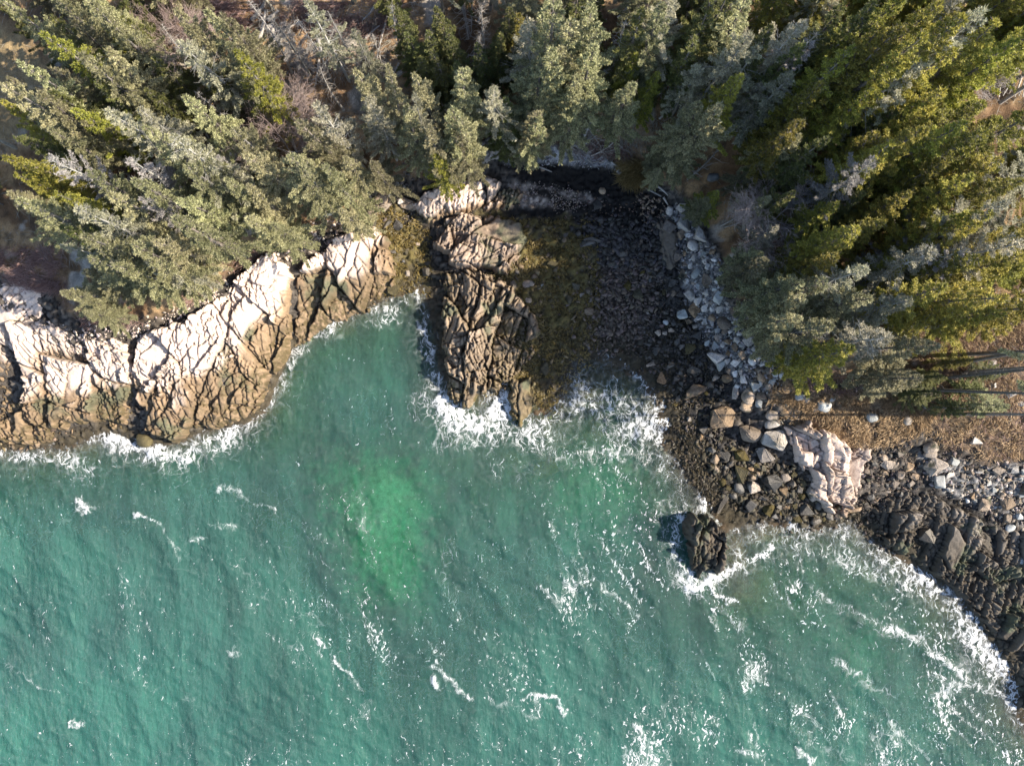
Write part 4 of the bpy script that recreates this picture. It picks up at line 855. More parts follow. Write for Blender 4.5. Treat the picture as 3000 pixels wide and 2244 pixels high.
G1 = 'boulders along the shore'
HAND = [ # px, py, w, h, material, kind, label, landmark phrase, rot
(2342,1162,30,24,'grey','round','pale grey round boulder in tan grass, touching a whiter flatter one','the touching pale boulder pair',15),
(2362,1173,28,22,'pale','slab','blue-white flat boulder in tan grass, touching a round grey one',None,20),
(2413,1190,32,42,'grey','round','tapered grey-brown boulder in the tan grass with small stones at both ends','the tapered grey-brown boulder in tan grass',80),
(2438,1170,17,15,'grey','round','small grey stone at the upper end of the tapered boulder',None,0),
(2391,1199,18,18,'pale','round','small white stone at the lower left end of the tapered boulder',None,0),
(2554,1221,34,32,'grey','round','smooth pale round boulder alone in the middle of the tan grass','the lone round grass boulder',0),
(2658,1230,27,32,'pale','round','lichen-streaked white boulder at the eastern end of the tan grass','the lichen-streaked white boulder',0),
(2271,1096,18,18,'grey','round','small round blue-white stone where the grass meets the pale rubble','the small round blue-white stone',0),
(2958,1546,28,22,'grey','round','smooth round pale boulder on the dark ribbed east ledge','the smooth ribbed-ledge boulder',10),
(2985,1640,36,26,'grey','round','pale boulder lower down the ribbed east ledge near the frame edge',None,10),
(876,580,42,36,'pale','round','round white boulder under the spruces above the granite ledge','the round white boulder under the spruces',0),
(945,613,74,50,'grey','round','big grey boulder with banded shadows under the spruces','the big boulder under the spruces',5),
(848,530,18,18,'grey','round','small grey boulder half hidden under spruce boughs above a white boulder',None,0),
(795,88,32,34,'pale','round','white boulder among fallen trunks in the windthrow clearing','the white boulder among the fallen trunks',0),
(852,158,24,20,'pale','round','small mossy pale stone in the windthrow clearing',None,0),
(980,95,36,24,'pale','block','pale broken rock in the wood east of the windthrow clearing','the pale broken rock near the windthrow clearing',0),
(1168,218,26,16,'pale','slab','small pale slab in the dark wood',None,50),
(1785,203,32,30,'grey','round','grey boulder in dark shade right of the tall central spruces','the boulder beside the tall spruces',0),
(2090,520,36,28,'grey','round','grey boulder in the shaded wood behind the beach driftwood','the grey boulder behind the driftwood',0),
(2955,893,34,30,'pale','block','white angular boulder among yellow firs at the far east','the white angular boulder among the yellow firs',0),
(2918,1128,24,18,'pale','block','white block on the bare ground at the east edge','the white block on bare ground',20),
(2962,1152,28,20,'pale','block','angular white rock between trunk shadows at the east edge',None,30),
(2988,1182,20,24,'pale','slab','white slab at the frame edge below the trunk shadows',None,60),
(2905,1062,26,16,'pale','slab','flat white rock above the trunk shadows in the east',None,10),
(2860,1290,30,22,'pale','block','pale rock above the stone heap at the far east',None,0),
(2990,888,22,28,'pale','block','tall white boulder at the frame edge among yellow firs',None,0),
(2010,465,22,10,'tan','slab','tan flat stone on the lit leaf litter',None,0),
(1548,832,34,25,'tan','round','rounded pinkish boulder alone on the olive weed of the cove floor','the lone pinkish boulder on the olive weed',15),
(1515,797,15,14,'dark','round','small dark stone on the cove weed near the pinkish boulder',None,0),
(1585,840,24,10,'grey','slab','narrow grey slab on the cove weed beside the pinkish boulder',None,40),
(1548,880,20,18,'tan','round','small tan boulder below the pinkish boulder on the cove floor',None,0),
(1705,862,20,14,'tan','block','tan block on the cove floor between weed and dark cobbles',None,30),
(1725,912,30,24,'tan','block','pale tan block lying where the cove weed meets pink cobbles','the pale tan block on the cove floor',0),
(1590,498,12,10,'tan','round','small tan stone sitting on the black seaweed wrack',None,0),
(1765,560,22,20,'tan','round','brown boulder on the gravel just below the black wrack','the brown boulder below the black wrack',0),
(1750,600,26,26,'dark','block','dark tilted block standing in the wrack line',None,20),
(1795,770,34,30,'dark','slab','dark brown slab on the shaded cove floor','the dark brown slab on the cove floor',30),
(1830,740,40,30,'dark','slab','flat black slab on the shaded cove cobbles',None,20),
(1715,715,24,56,'dark','slab','long dark flat rock rising from the cove weed','the long flat cove rock',85),
(1735,705,22,50,'dark','slab','second long dark rock lying beside its twin in the cove',None,80),
(2035,1143,40,66,'tan','rough','brown weedy boulder with a sunlit angular right face in the dark rubble','the brown boulder with the sunlit face',115),
(2193,1160,46,40,'tan','round','rounded cracked boulder of the pale cluster below the rubble strip','the rounded cracked boulder cluster',60),
(2188,1184,36,26,'tan','round','lower half of the cracked pale boulder pair',None,10),
(2155,1152,26,32,'tan','rough','hollowed pale boulder left of the cracked rounded pair',None,0),
(2182,1197,30,20,'tan','round','oval tan boulder below the cracked rounded pair',None,150),
(2228,1158,28,24,'tan','block','squared tan boulder right of the cracked rounded pair',None,0),
(2222,1182,22,26,'grey','block','grey squared boulder wedged under the squared tan one',None,0),
(2120,1222,96,62,'tan','rough','large grey split boulder with a white quartz face','the large split boulder with white face',20),
(2195,1270,58,66,'tan','rough','big pointed boulder lit on its lower right side','the big pointed boulder',60),
(2262,1216,38,34,'tan','round','rounded brown boulder on the slope of stacked stones','the rounded boulder on stacked stones',0),
(2301,1209,22,30,'tan','round','upright oval boulder right of the rounded brown one',None,90),
(2272,1290,76,72,'pale','rough','big pale boulder split by one curved crack','the big curve-cracked pale boulder',30),
(2262,1240,44,30,'pale','round','white-topped boulder above the cracked pale boulder',None,20),
(2240,1330,40,44,'tan','block','brown block leaning below the cracked pale boulder',None,20),
(2130,1108,30,26,'tan','round','sunlit boulder at the top of the dark rubble','the sunlit boulder topping dark rubble',10),
(2132,1086,20,28,'tan','block','narrow upright brown boulder in the upper dark rubble',None,70),
(2178,1112,18,22,'pale','block','small white block at the foot of the pale rubble strip',None,0),
(2032,1086,26,34,'dark','block','dark wedge-shaped boulder in the middle of the dark rubble','the dark wedge-shaped boulder',70),
(2080,1125,28,24,'dark','rough','dark rough boulder beside the sunlit one',None,0),
(1996,922,34,28,'grey','slab','blue-grey flat boulder on the dark cobbles','the blue-grey flat boulder',20),
(2040,980,26,30,'dark','block','dark bluish block below the blue-grey flat boulder',None,80),
(2005,968,14,14,'tan','rough','small orange-tinted stone catching a spot of sun',None,0),
(1950,945,16,16,'grey','round','small pale stone left of the blue-grey flat boulder',None,0),
(2005,655,38,40,'pale','block','large pale granite block at the top of the rubble strip','the large block topping the rubble',60),
(2055,690,32,38,'pale','block','pale pointed block on the upper rubble strip','the pale pointed rubble block',70),
(2030,720,34,30,'pale','round','pale rounded boulder below the pointed block',None,0),
(2020,690,14,30,'pale','slab','narrow upright pale slab between two blocks of the rubble strip',None,75),
(1975,735,24,18,'tan','round','tan oval stone at the left edge of the upper rubble strip',None,0),
(1982,752,26,24,'tan','block','tan block just below the tan oval stone',None,40),
(2105,800,18,32,'pale','block','tall white block at the right edge of the rubble strip','the tall white rubble block',80),
(2108,992,26,26,'tan','block','tan square boulder at the middle of the rubble strip','the tan square rubble boulder',20),
(2118,1012,16,14,'pale','round','pale round stone under the tan square boulder',None,0),
(2180,1040,32,28,'tan','block','pale brown flat-topped block with a dark cleft behind it','the flat-topped block with a cleft',20),
(2120,1470,70,22,'dark','slab','low dark slab awash in the channel above the black sea rock',None,70),
(2590,1340,22,18,'tan','round','brown boulder in the stony gully right of the pink ledge','the brown boulder in the stony gully',0),
(2725,1310,40,36,'tan','round','upper of the rounded tan boulder stack east of the gully','the rounded tan boulder stack',20),
(2725,1330,40,24,'tan','round','lower rounded boulder of the tan stack east of the gully',None,0),
(2735,1362,54,46,'tan','block','large tan block under the rounded boulder stack',None,40),
(2600,1360,50,28,'tan','slab','pinkish slab lying in the stony gully','the pinkish slab in the stony gully',10),
(2715,1570,44,52,'dark','rough','large dark angular boulder on the lower shore near the ribbed ledge','the large dark angular boulder',60),
(2510,1490,44,20,'tan','slab','flat tan slab at the very foot of the bright pink ledge',None,15),
(2425,1430,40,30,'tan','rough','brown rounded boulder in front of the bright pink ledge',None,20),
(1118,580,36,42,'tan','round','brown boulder at the top of the weedy inlet','the brown boulder topping the inlet',60),
(1092,612,46,40,'tan','rough','large rough brown boulder left of the weedy inlet','the large rough inlet boulder',30),
(1128,606,24,54,'tan','slab','long upright brown slab in the weedy inlet',None,88),
(1160,562,24,28,'tan','round','tan oval boulder on the dark stones of the inlet head','the tan oval inlet boulder',75),
(1142,572,14,22,'pale','round','narrow pale stone left of the tan oval boulder',None,80),
(1174,590,18,16,'pale','block','bright white square stone on dark wrack at the inlet head',None,15),
(1182,552,18,14,'pale','slab','white pointed stone above the bright square one',None,20),
(1152,520,18,14,'grey','round','grey stone high in the inlet head under the spruces',None,0),
(1164,540,20,16,'grey','block','grey square stone in the inlet head',None,0),
(1195,600,34,60,'tan','block','tan block on the left end of the sunlit pink ledge',None,70),
(1130,660,22,40,'dark','slab','dark slab lying in the weedy inlet',None,110),
(425,1290,44,44,'weedy','round','weedy round boulder in the white surf below the west ledges','the weedy round boulder in the surf',0),
(150,1240,40,30,'tan','round','rounded tan boulder at the water edge of the west ledge','the rounded tan boulder on the west ledge',0),
(2855,1905,44,34,'weedy','round','dark boulder breaking the white surf off the east shore','the dark boulder in the east surf',20),
]
for (px, py, w, h, mt, kd, lb, lm, rot) in HAND:
    stone(px, py, w, h, mt, kd, label=lb, landmark=lm, rot=rot, group=G1)
# rocks under the surface, brown with kelp
for (px, py, w, h, zz, lb) in [(1380,1450,44,56,-.42,'orange-brown kelp-covered rock showing through the water below the spine'),(1562,1405,38,36,-.38,'round kelp-covered rock under water off the cove mouth'),(2130,1792,42,34,-.42,'reddish kelp-covered rock under water below the black sea rock'),
    (2185,1722,110,56,-.8,'broad dark sunken rock beside the breaking line off the black sea rock'),(860,1100,60,24,-.5,'long sunken reddish rock at the corner of the granite ledge'),(1610,1370,90,60,-.6,'wide dim kelp reef under water off the cove mouth'),
    (430,1345,30,24,-.5,'small kelp-covered rock under the surf of the west ledge'),(580,1340,34,50,-.7,'kelp-covered rock under water off the granite ledge point'),(1330,1290,56,36,-.9,'brown kelp-covered rock under water left of the cove mouth')]:
    stone(px, py, w, h, 'kelp', 'rough', name='sunken_rock', label=lb, group='kelp covered rocks under water', z=min(zz, -.4) - .75 * .62 * min(w, h) / PPM, rot=20, tall=.5)

def scatter(poly, n, smin, smax, mats, kinds, noun, fam, gap=.95, tries=60, power=1.6):
    P = np.array(poly); k = 0; t = 0
    while k < n and t < n * tries:
        t += 1
        px, py = brg.uniform(P[:, 0].min(), P[:, 0].max()), brg.uniform(P[:, 1].min(), P[:, 1].max())
        if not inside(np.array([px]), np.array([py]), poly)[0]: continue
        s = smin + (smax - smin) * brg.uniform() ** power * max(.25, 1 - t / (n * tries))
        if any((px - a) ** 2 + (py - b) ** 2 < (gap * (s / 2 + r)) ** 2 for a, b, r in STONE_XY): continue
        mt = mats[int(brg.integers(len(mats)))]; kd = kinds[int(brg.integers(len(kinds)))]
        sz = 'large' if s > smin + .6 * (smax - smin) else 'small' if s < smin + .25 * (smax - smin) else 'middling'
        nn = {'pale': 'pale grey', 'tan': 'tan', 'dark': 'dark wet', 'weedy': 'weedy brown', 'grey': 'grey'}[mt]; sh = {'round': 'rounded', 'block': 'blocky', 'slab': 'flat', 'rough': 'angular'}[kd]
        stone(px, py, s, s * brg.uniform(.62, 1), mt, kd, noun=f'{sz} {nn} {sh} {noun}', fam=fam, group=G1, rot=float(brg.uniform(0, 180))); k += 1

scatter(PALESTRIP, 84, 17, 50, ['pale', 'pale', 'grey', 'tan'], ['block', 'block', 'slab', 'rough', 'round'], 'boulder', 'boulder', gap=.9)
DARKR = [(1820,800),(1950,790),(2040,950),(2110,1060),(2130,1250),(2060,1300),(1990,1220),(1930,1120),(1870,1030),(1890,960)]
scatter(DARKR, 50, 14, 38, ['dark', 'dark', 'dark', 'tan', 'weedy'], ['block', 'rough', 'slab'], 'boulder', 'boulder', gap=.95)
LOWR = [(2060,1290),(2180,1320),(2230,1370),(2330,1390),(2400,1450),(2470,1520),(2330,1530),(2200,1500),(2120,1440)]
scatter(LOWR, 56, 20, 62, ['dark', 'weedy', 'weedy', 'dark', 'tan'], ['rough', 'block', 'rough', 'round'], 'boulder', 'boulder', gap=.92)
scatter(OLIVE2, 18, 16, 46, ['weedy', 'dark', 'tan', 'weedy'], ['rough', 'block', 'slab'], 'boulder', 'boulder', gap=.95)
scatter(OLIVE, 16, 14, 40, ['weedy', 'dark', 'weedy'], ['rough', 'block'], 'boulder', 'boulder', gap=1.2)
GULLY = [(2540,1340),(2600,1310),(2690,1320),(2700,1420),(2640,1450),(2570,1500),(2530,1480)]
scatter(GULLY, 30, 12, 34, ['dark', 'tan', 'tan', 'dark'], ['block', 'slab', 'rough'], 'boulder', 'boulder', gap=.92)
scatter(PALEHEAP, 44, 15, 46, ['pale', 'grey', 'tan', 'dark', 'tan'], ['block', 'slab', 'rough', 'block'], 'boulder', 'boulder', gap=.95)

# small stones nobody would count: one object of shingle
def shingle(name, label, areas, mat):
    Vs, Fs, off = [], [], 0; rg = np.random.default_rng(31)
    base = []
    for q in range(6):
        bm = bmesh.new(); P = rg.normal(size=(9, 3)); P /= np.linalg.norm(P, axis=1, keepdims=True); P[:, 2] *= .6
        vs = [bm.verts.new(p) for p in P]; bmesh.ops.convex_hull(bm, input=vs)
        for v in [v for v in bm.verts if not v.link_faces]: bm.verts.remove(v)
        bmesh.ops.triangulate(bm, faces=bm.faces); bm.verts.index_update()
        base.append((np.array([v.co[:] for v in bm.verts]), np.array([[v.index for v in f.verts] for f in bm.faces]))); bm.free()
    cols = []
    for poly, n, smin, smax, tint in areas:
        P = np.array(poly, float); px = rg.uniform(P[:, 0].min() - 40, P[:, 0].max() + 40, n * 4); py = rg.uniform(P[:, 1].min() - 40, P[:, 1].max() + 40, n * 4)
        jt = 30 if tint[0] < .2 else 8; ok = np.where(inside(px + rg.normal(0, jt, n * 4), py + rg.normal(0, jt, n * 4), poly))[0][:n]
        for i in ok:
            x, y, z = ground_at(px[i], py[i]) if False else (*p2w(px[i], py[i], 1.5), 0)
            z = float(fast_z(x, y)); x, y = p2w(px[i], py[i], z); z = float(fast_z(x, y))
            s = smin + (smax - smin) * rg.uniform() ** 2.5; bv, bf = base[int(rg.integers(6))]; a = rg.uniform(0, 6.28); ca, sa = math.cos(a), math.sin(a)
            v = bv * s * .5 * np.array([1, rg.uniform(.6, 1), .9]); v = np.stack([v[:, 0] * ca - v[:, 1] * sa + x, v[:, 0] * sa + v[:, 1] * ca + y, v[:, 2] + z + s * .12], 1)
            Vs.append(v); Fs.append(bf + off); off += len(v); cols.append(np.repeat((np.array(tint) * rg.uniform(.45, 1.5) * np.array([1, rg.uniform(.9, 1.03), rg.uniform(.85, 1.08)]))[None], len(v), 0))
    o = link(name, mesh_np(name, np.concatenate(Vs), np.concatenate(Fs), np.clip(np.concatenate(cols), .004, .8), mat=mat)); return tag(o, label, 'shingle', kind='stuff')
shingle('shingle', 'small loose stones and cobbles filling the shore between the boulders', [
    (PALESTRIP, 1500, .12, .45, (.32, .31, .30)), (DARKR, 1300, .12, .5, (.07, .062, .055)), (LOWR, 800, .2, .8, (.06, .052, .038)), (PALEHEAP, 500, .12, .5, (.28, .25, .22)), (PALEHEAP, 700, .12, .5, (.13, .11, .095)), (GULLY, 700, .1, .4, (.10, .08, .065)),
    (PINKSTONE, 1500, .14, .65, (.12, .095, .078)), (GRAVEL, 900, .06, .2, (.36, .31, .27)), (GRAVELTOP, 700, .08, .28, (.34, .34, .35)), (WRACK2, 300, .08, .3, (.14, .10, .075)),
    ([(1700,640),(1950,660),(1960,790),(1780,760)], 900, .14, .8, (.055, .052, .05)), ([(1860,560),(1960,600),(1960,690),(1900,660)], 160, .15, .5, (.22, .17, .13)), (OLIVE, 300, .15, .7, (.14, .11, .07)), ([(1130,500),(1200,520),(1215,620),(1130,600)], 160, .1, .45, (.14, .12, .11)),
    ([(2480,1520),(2560,1490),(2700,1640),(2600,1600)], 420, .15, .5, (.06, .052, .04)), ([(2300,1120),(2380,1230),(2300,1240),(2230,1130)], 260, .12, .5, (.30, .27, .24)), ([(1960,1250),(2060,1300),(2120,1450),(2100,1500),(2010,1380)], 500, .15, .5, (.06, .05, .034)),
    ([(640,830),(820,680),(1060,600),(1080,660),(860,760),(700,860)], 500, .1, .5, (.5, .43, .38)), ([(0,940),(250,960),(420,950),(640,830),(660,880),(400,1000),(200,990),(0,980)], 800, .1, .45, (.5, .43, .38)), ([(0,1190),(190,1200),(180,1300),(0,1300)], 250, .2, .8, (.17, .13, .085))], M['ledge'])

# ------------------------------------------------------------------ weed, grass, litter
def blades(name, label, areas, mat, cat, ln, wd, up, per=1, seed=41, jit=12):
    rg = np.random.default_rng(seed); PP = []
    for poly, n in areas:
        P = np.array(poly, float); px = rg.uniform(P[:, 0].min(), P[:, 0].max(), n * 3); py = rg.uniform(P[:, 1].min(), P[:, 1].max(), n * 3)
        dens = fbm(px / 40, py / 40, seed, 3); ok = inside(px + rg.normal(0, jit, n * 3), py + rg.normal(0, jit, n * 3), poly) & (dens > rg.uniform(.28, .55, n * 3)); ok = np.where(ok)[0][:n]
        z = np.full(len(ok), 2.0)
        for _ in range(4):
            x, y = p2w(px[ok], py[ok], z); z = fast_z(x, y)
        PP.append(np.stack([x, y, z + .03], 1))
    P = np.repeat(np.concatenate(PP), per, 0); n = len(P); P = P + rg.normal(0, .05, (n, 3)) * np.array([1, 1, 0]); az = fbm(P[:, 0] * .5, P[:, 1] * .5, seed + 1, 2) * 9 + rg.normal(0, .8, n)
    D = np.stack([np.cos(az), np.sin(az), rg.normal(up, .25, n)], 1); D /= np.linalg.norm(D, axis=1, keepdims=True)
    V = leaflets(P, D, ln * rg.uniform(.5, 1.4, n), wd * rg.uniform(.6, 1.4, n), rg, .6)
    o = link(name, mesh_np(name, V, np.arange(len(V)).reshape(-1, 4), mat=mat)); return tag(o, label, cat, kind='stuff')
blades('rockweed', 'olive brown rockweed lying over the cove floor and inlet stones', [(OLIVE, 9000), (OLIVE2, 1500), ([(1480,1100),(1620,1090),(1560,1240),(1490,1240)], 900)], M['wrack'], 'rockweed', .26, .05, .10, 2, 43, 40)
blades('dark_rockweed', 'dark wet rockweed between the black boulders of the lower shore', [(LOWR, 2600), ([(1960,1250),(2060,1300),(2120,1450),(2100,1500),(2010,1380)], 2600), (DARKR, 1500)], M['darkweed'], 'rockweed', .24, .05, .10, 2, 53)
blades('grass', 'dry tan grass on the bank above the east shore', [(TANGRASS, 9000), (LITGROUND, 6000)], M['grass'], 'grass', .42, .022, .5, 2, 45)
blades('beach_grass', 'yellow beach grass tuft at the right end of the black wrack', [([(1815,465),(1880,465),(1895,520),(1870,548),(1820,510)], 1500)], M['beachgrass'], 'grass', .8, .022, .7, 2, 47)
blades('brush', 'low bare pinkish brush along the top of the ledges', [([(560,900),(660,790),(760,760),(800,700),(700,760),(620,820),(520,900)], 1400), ([(100,760),(200,880),(260,960),(420,955),(400,920),(260,920),(180,860)], 1600), ([(0,720),(180,740),(200,860),(120,850),(0,830)], 1800), ([(2280,1030),(2400,1090),(2520,1120),(2500,1150),(2330,1130)], 1200), ([(560,0),(1180,0),(1150,110),(900,90),(640,60)], 3600), (LITGROUND, 900), ([(1640,400),(1760,420),(1900,440),(1860,480),(1700,450)], 1400)], M['brush'], 'brush', .55, .014, .9, 2, 49)
fl_ = [[(-100,-200),(3100,-200),(3100,1000),(2300,900),(2000,560),(1500,420),(1000,600),(600,850),(-100,800)]]
blades('fallen_twigs', 'grey fallen twigs and broken branches over the forest floor', [(fl_[0], 9000), ([(640,0),(1240,0),(1200,330),(900,420),(740,260)], 7000), ([(1640,330),(1900,260),(1980,440),(1760,450)], 1600)], M['twig'], 'twigs', .75, .012, .12, 1, 51)

# ------------------------------------------------------------------ fallen trunks and driftwood
lrg = np.random.default_rng(61)
def fallen(p0, p1, r, branches, name='fallen_tree', mat='deadwood', label=None, noun=None, lift=(.25, .5), cat='fallen tree', group='fallen dead trees in the wood', landmark=None):
    a = np.array(ground_at(*p0)); b = np.array(ground_at(*p1)); a[2] += lift[0]; b[2] += lift[1]
    L = np.linalg.norm(b - a); d = (b - a) / L; segs = []; n = 6; bend = lrg.normal(0, .035 * L, 3) * np.array([1, 1, .3])
    pt = lambda t: a + (b - a) * t + bend * math.sin(math.pi * t)
    mid = pt(.5)
    for k in range(n): segs.append((pt(k / n) - mid, pt((k + 1) / n) - mid, r * (1 - .6 * k / n), r * (1 - .6 * (k + 1) / n)))
    o = link(name, mesh_np(name, *tubes(segs, 7), mat=M[mat])); o.location = mid
    if branches:
        br = []
        for k in range(branches):
            t = lrg.uniform(.15, 1); p = pt(t) - mid; q = lrg.normal(size=3); q -= d * q.dot(d); q /= np.linalg.norm(q); q = q + d * .5; q[2] = abs(q[2]) * .7 + .05
            l = lrg.uniform(.3, 1.25) * (1.15 - .5 * t); e = p + q * l
            br.append((p, e, .022, .009)); f = e + lrg.normal(0, .3, 3) * l; br.append((e, f, .009, .004))
            for _ in range(2):
                g = p + (e - p) * lrg.uniform(.3, .9); br.append((g, g + lrg.normal(0, .33, 3) * l, .009, .004))
        link('crown', mesh_np('crown', *tubes(br, 3), mat=M[mat]), o)
    tag(o, label, cat, group); c = w2p(*o.location)
    if landmark: LAND.append(('log', landmark, *c))
    if not label: NAMED.append((o, 'log', noun or 'grey fallen trunk', *c))
    return o
LOGS = [((1660,430),(1722,452),.06,18,None,None),((1690,456),(1746,404),.07,20,None,None),((1732,460),(1802,418),.06,18,None,None),((1640,442),(1692,408),.06,16,None,None),((1752,452),(1822,438),.05,14,None,None),((741,65),(792,-4),.17,10,'pale thick fallen trunk at the top of the windthrow clearing',None),((763,125),(785,41),.16,8,None,None),((788,65),(822,42),.17,4,'short pale thick log end lying in the clearing',None),
((790,140),(886,73),.12,12,'long grey fallen trunk crossing the windthrow clearing','the long trunk crossing the windthrow clearing'),((807,138),(860,99),.12,10,None,None),((790,150),(872,131),.14,8,'nearly level white fallen trunk low in the windthrow clearing',None),((818,171),(888,167),.05,4,None,None),
((894,204),(906,150),.13,6,None,None),((935,120),(953,178),.16,10,'forked pale trunk in the middle of the windthrow',None),((956,152),(991,200),.08,5,None,None),((938,180),(930,260),.10,14,'pale branchy trunk pointing straight down the clearing','the pale trunk pointing straight down the clearing'),
((1100,24),(1066,70),.11,8,None,None),((1131,73),(1102,208),.08,16,'long thin branchy trunk east of the clearing','the long thin branchy trunk'),((1073,118),(1116,86),.11,10,None,None),((829,338),(890,238),.09,18,'leaning dead trunk bristling with branch stubs','the leaning trunk bristling with stubs'),
((853,359),(908,318),.12,8,None,None),((872,395),(938,328),.09,10,None,None),((605,392),(643,436),.07,14,None,None),((611,14),(661,93),.05,6,None,None),((616,110),(650,83),.11,4,None,None),((307,440),(346,393),.09,14,'dead trunk leaning out of the dark gap in the west wood','the dead trunk in the west wood gap'),
((514,373),(550,412),.08,10,None,None),((330,430),(410,470),.07,22,None,None),((490,262),(540,252),.10,10,None,None),((1347,0),(1374,126),.12,12,'tall pale double trunk leaning in the dark firs','the tall pale double trunk'),((1357,0),(1381,118),.10,10,None,None),((1385,0),(1382,110),.07,8,None,None),((1277,38),(1277,92),.09,10,None,None),
((1402,70),(1420,14),.09,16,None,None),((1543,0),(1544,24),.12,3,None,None),((1355,163),(1398,175),.06,12,None,None),((1500,20),(1540,80),.10,14,None,None),((1250,175),(1268,212),.10,8,None,None),((1170,190),(1150,235),.08,10,None,None),
((1708,410),(1754,317),.16,14,'thick grey leaning trunk above the cove beach','the thick leaning trunk above the beach'),((1690,440),(1740,395),.08,26,'root-like tangle of grey branches at the beach head',None),((1776,404),(1842,361),.10,8,None,None),((1800,385),(1932,260),.08,10,'long straight grey trunk slanting across the dark wood','the long straight slanting trunk'),
((1930,352),(1967,315),.09,6,None,None),((1690,320),(1720,290),.07,8,None,None),((1810,60),(1850,10),.12,16,None,None),((1800,150),(1860,100),.08,20,None,None),((1815,200),(1880,130),.06,22,None,None),
((2186,224),(2281,179),.12,14,'grey branchy trunk in the deep shade of the north-east wood','the branchy trunk in the shaded north-east wood'),((2011,529),(2098,445),.10,22,'dead branchy trunk fallen toward the beach driftwood','the branchy trunk fallen toward the driftwood'),((2107,665),(2163,633),.09,14,None,None),((2120,668),(2175,652),.06,10,None,None),((2417,648),(2480,625),.14,2,None,None),
((2680,1159),(2703,1196),.13,3,'short pale log lying in the tan grass','the short pale log in the tan grass'),((1376,495),(1486,443),.07,4,'thin pale pole leaning across the grey bedrock knob',None),((2596,120),(2680,66),.10,18,None,None),((2550,105),(2575,80),.09,14,None,None),((2560,70),(2600,25),.09,10,None,None),((1700,355),(1760,440),.06,14,None,None),((1640,395),(1700,445),.06,12,None,None)]
for p0, p1, r, nb, lb, lm in LOGS: fallen(p0, p1, r, nb, label=lb, landmark=lm, noun=('thick ' if r > .13 else 'thin ' if r < .08 else '') + ('branchy ' if nb > 9 else '') + 'grey fallen trunk')
DRIFT = [((1539,480),(1617,506),.10,'long white driftwood log lying along the black wrack','the long white driftwood log'),((1503,475),(1530,478),.05,'small white driftwood stick at the left end of the wrack',None),((1666,476),(1702,474),.06,'level white driftwood stick at the gravel edge',None),((1734,478),(1753,475),.08,'short white driftwood piece beside the level stick',None),
((1755,478),(1771,476),.07,'short driftwood piece nearest the beach grass',None),((1720,470),(1735,482),.05,'small slanting driftwood stick above the wrack',None),((1790,476),(1818,497),.09,'white driftwood log at the foot of the beach grass','the white log by beach grass'),((1870,540),(1936,577),.12,'long pale driftwood beam at the right end of the wrack','the long pale driftwood beam'),
((1925,547),(1956,575),.09,'driftwood beam crossing over the long pale one',None),((1943,580),(1956,603),.09,'pale driftwood stub below the crossed beams',None),((1930,560),(1965,572),.04,'thin driftwood stick beside the crossed beams',None),((1400,535),(1425,545),.06,'driftwood stick lying on the sunlit pink ledge',None)]
for p0, p1, r, lb, lm in DRIFT: fallen(p0, p1, r, 0, name='driftwood', label=lb, landmark=lm, lift=(.12, .16), cat='driftwood', group='driftwood at the head of the cove')
# a stack of pale poles at the far east edge
for k in range(9):
    fallen((2935 + k * 9, 200 + 3 * (k % 3)), (2915 + k * 11.5, 292 - 4 * (k % 2)), .09, 0, name='wooden_pole', noun='weathered pale pole', lift=(1.2, .4), cat='pole', group='row of weathered poles at the east edge')
LAND.append(('rock', 'the row of weathered poles', 2970, 240))
for p0, p1, r in (((2900,318),(3010,262),.16), ((2905,270),(3015,210),.15)): fallen(p0, p1, r, 0, noun='dark leaning trunk', lift=(1, 5))

# a white float left on the wrack
x, y, z = ground_at(1813, 508)
bu = bpy.data.objects.new('fishing_buoy', None); COL.objects.link(bu); bu.location = (x, y, z + .2); bu.rotation_euler = (1.35, .2, .7)
tag(bu, 'small white fishing float washed up on the black wrack by the beach grass', 'buoy')
def lathe(name, prof, mat):
    bm = bmesh.new(); vs = [bm.verts.new((r, 0, q)) for r, q in prof]; es = [bm.edges.new((vs[i], vs[i + 1])) for i in range(len(vs) - 1)]
    bmesh.ops.spin(bm, geom=vs + es, cent=(0, 0, 0), axis=(0, 0, 1), angle=math.tau, steps=20, use_merge=True)
    m = bpy.data.meshes.new(name); bm.to_mesh(m); bm.free(); m.materials.append(mat); m.polygons.foreach_set('use_smooth', np.ones(len(m.polygons), bool)); return m
def plain(name, c, rough=.45):
    m, nt, out = new_mat(name); p = N(nt, 'ShaderNodeBsdfPrincipled'); p.inputs['Roughness'].default_value = rough
    no = N(nt, 'ShaderNodeTexNoise'); no.inputs['Scale'].default_value = 9; r = ramp(nt, [(.3, tuple(.75 * v for v in c)), (.6, c)]); nt.links.new(no.outputs['Fac'], r.inputs[0]); nt.links.new(r.outputs[0], p.inputs['Base Color']); nt.links.new(p.outputs[0], out.inputs[0]); return m
link('body', lathe('body', [(.001, -.27), (.09, -.25), (.16, -.15), (.18, .0), (.16, .13), (.09, .22), (.001, .24)], plain('white float', (.78, .78, .76))), bu)
link('band', lathe('band', [(.183, -.045), (.187, -.04), (.187, .04), (.183, .045)], plain('blue band', (.08, .13, .25))), bu)
link('spindle', lathe('spindle', [(.001, -.42), (.022, -.41), (.022, .40), (.001, .41)], plain('grey spindle', (.4, .38, .35))), bu)

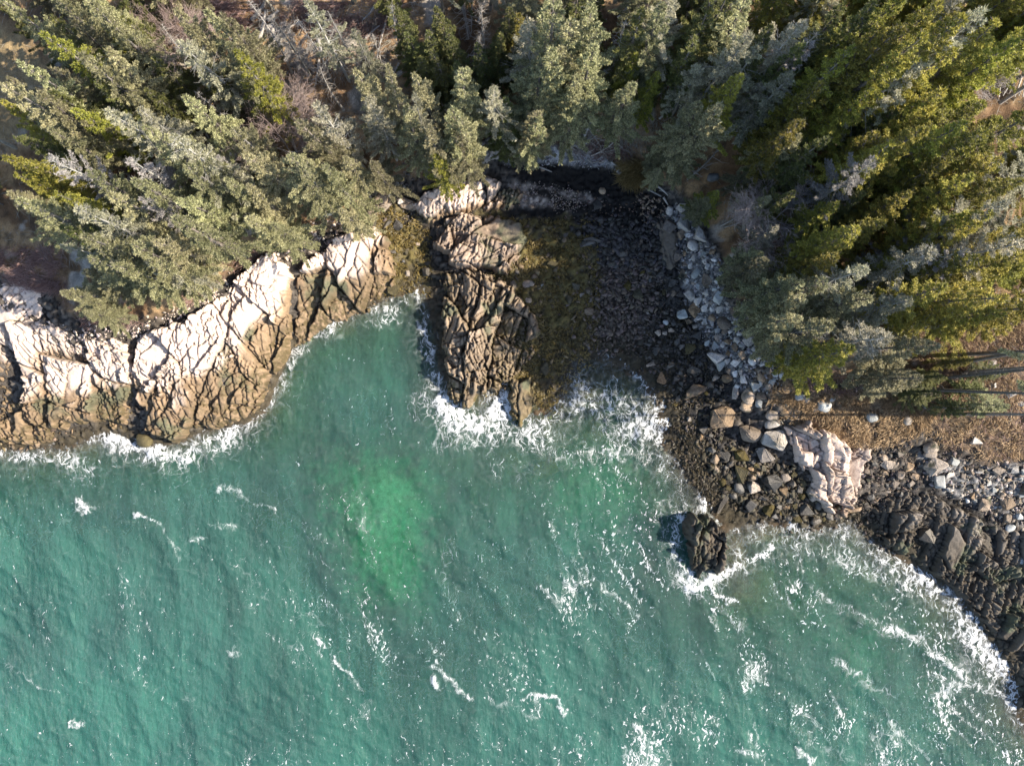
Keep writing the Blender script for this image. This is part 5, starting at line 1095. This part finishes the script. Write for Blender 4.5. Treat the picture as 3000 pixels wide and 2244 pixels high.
# ------------------------------------------------------------------ labels
for ph, a, b in [('the north-west clearing', 40, 150), ('the dark gap in the west wood', 160, 580), ('the pale west slab', 60, 870), ('the cleft between the west ledges', 385, 1020), ('the head of the narrow inlet', 1180, 590), ('the grey bedrock knob', 1430, 450),
                 ('the sunlit sandy patch in the wood', 1410, 215), ('the leafless pink tree', 800, 390), ('the north-west leafless tree', 440, 80), ('the western silvery spruce', 210, 500), ('the eastern silvery spruce', 2480, 520),
                 ('the eastern leafless tree', 2230, 620), ('the dark shade pool in the east wood', 2560, 330), ('the beach grass tuft', 1860, 500), ('the middle of the black wrack', 1700, 530), ('the black sea rock', 2070, 1600), ('the tip of the rock spine', 1420, 1170), ('the bright pink ledge', 2440, 1380),
                 ('the south-east end of the ribbed ledge', 2990, 2000), ('the mouth of the cove', 1750, 1060), ('the bare ground at the east edge', 2900, 1180), ('the lit leaf litter behind the beach', 2120, 450), ('the tallest central spruces', 1690, 120), ('the bare-trunked lone spruce', 2130, 150),
                 ('the twin snags in the east wood', 2700, 715), ('the north-east corner', 2960, 30), ('the north-west corner', 20, 20), ('the fir thicket in the top centre', 1280, 100), ('the west frame edge', 10, 480), ('the wooded point above the ledge', 420, 880)]:
    LAND.append(('place', ph, a, b))
write_labels()

import os
if os.environ.get('DBG'):
    for (px, py) in [(1550,740),(1600,740),(1650,735),(1480,590),(1560,595),(1640,590),(1400,580),(1560,930),(1640,940),(1500,1040),(1560,1100),(860,110),(820,180),(950,150),(1420,200)]:
        x, y, z = ground_at(px, py); r = []
        for n in NAMED:
            o = n[0]
            if o.type != 'EMPTY': continue
            dx, dy = o.location.x - x, o.location.y - y; t = dx * sv.x + dy * sv.y; hl = math.hypot(sv.x, sv.y); t /= hl
            off = abs(-dx * sv.y + dy * sv.x) / hl; zr = z + t / hl * sv.z; kk = 'B'; hh = o.scale.z * REF[n[1]][0]; rr = o.scale.x * REF[n[1]][1]
            f = (zr - o.location.z) / hh
            if t > 0 and .1 < f < 1 and off < rr * (1 - f) * 1.1 + .1: r.append((n[1], round(hh, 1), round(f, 2), [round(q) for q in w2p(o.location.x, o.location.y, o.location.z + hh)]))
        print('DBG', px, py, r)
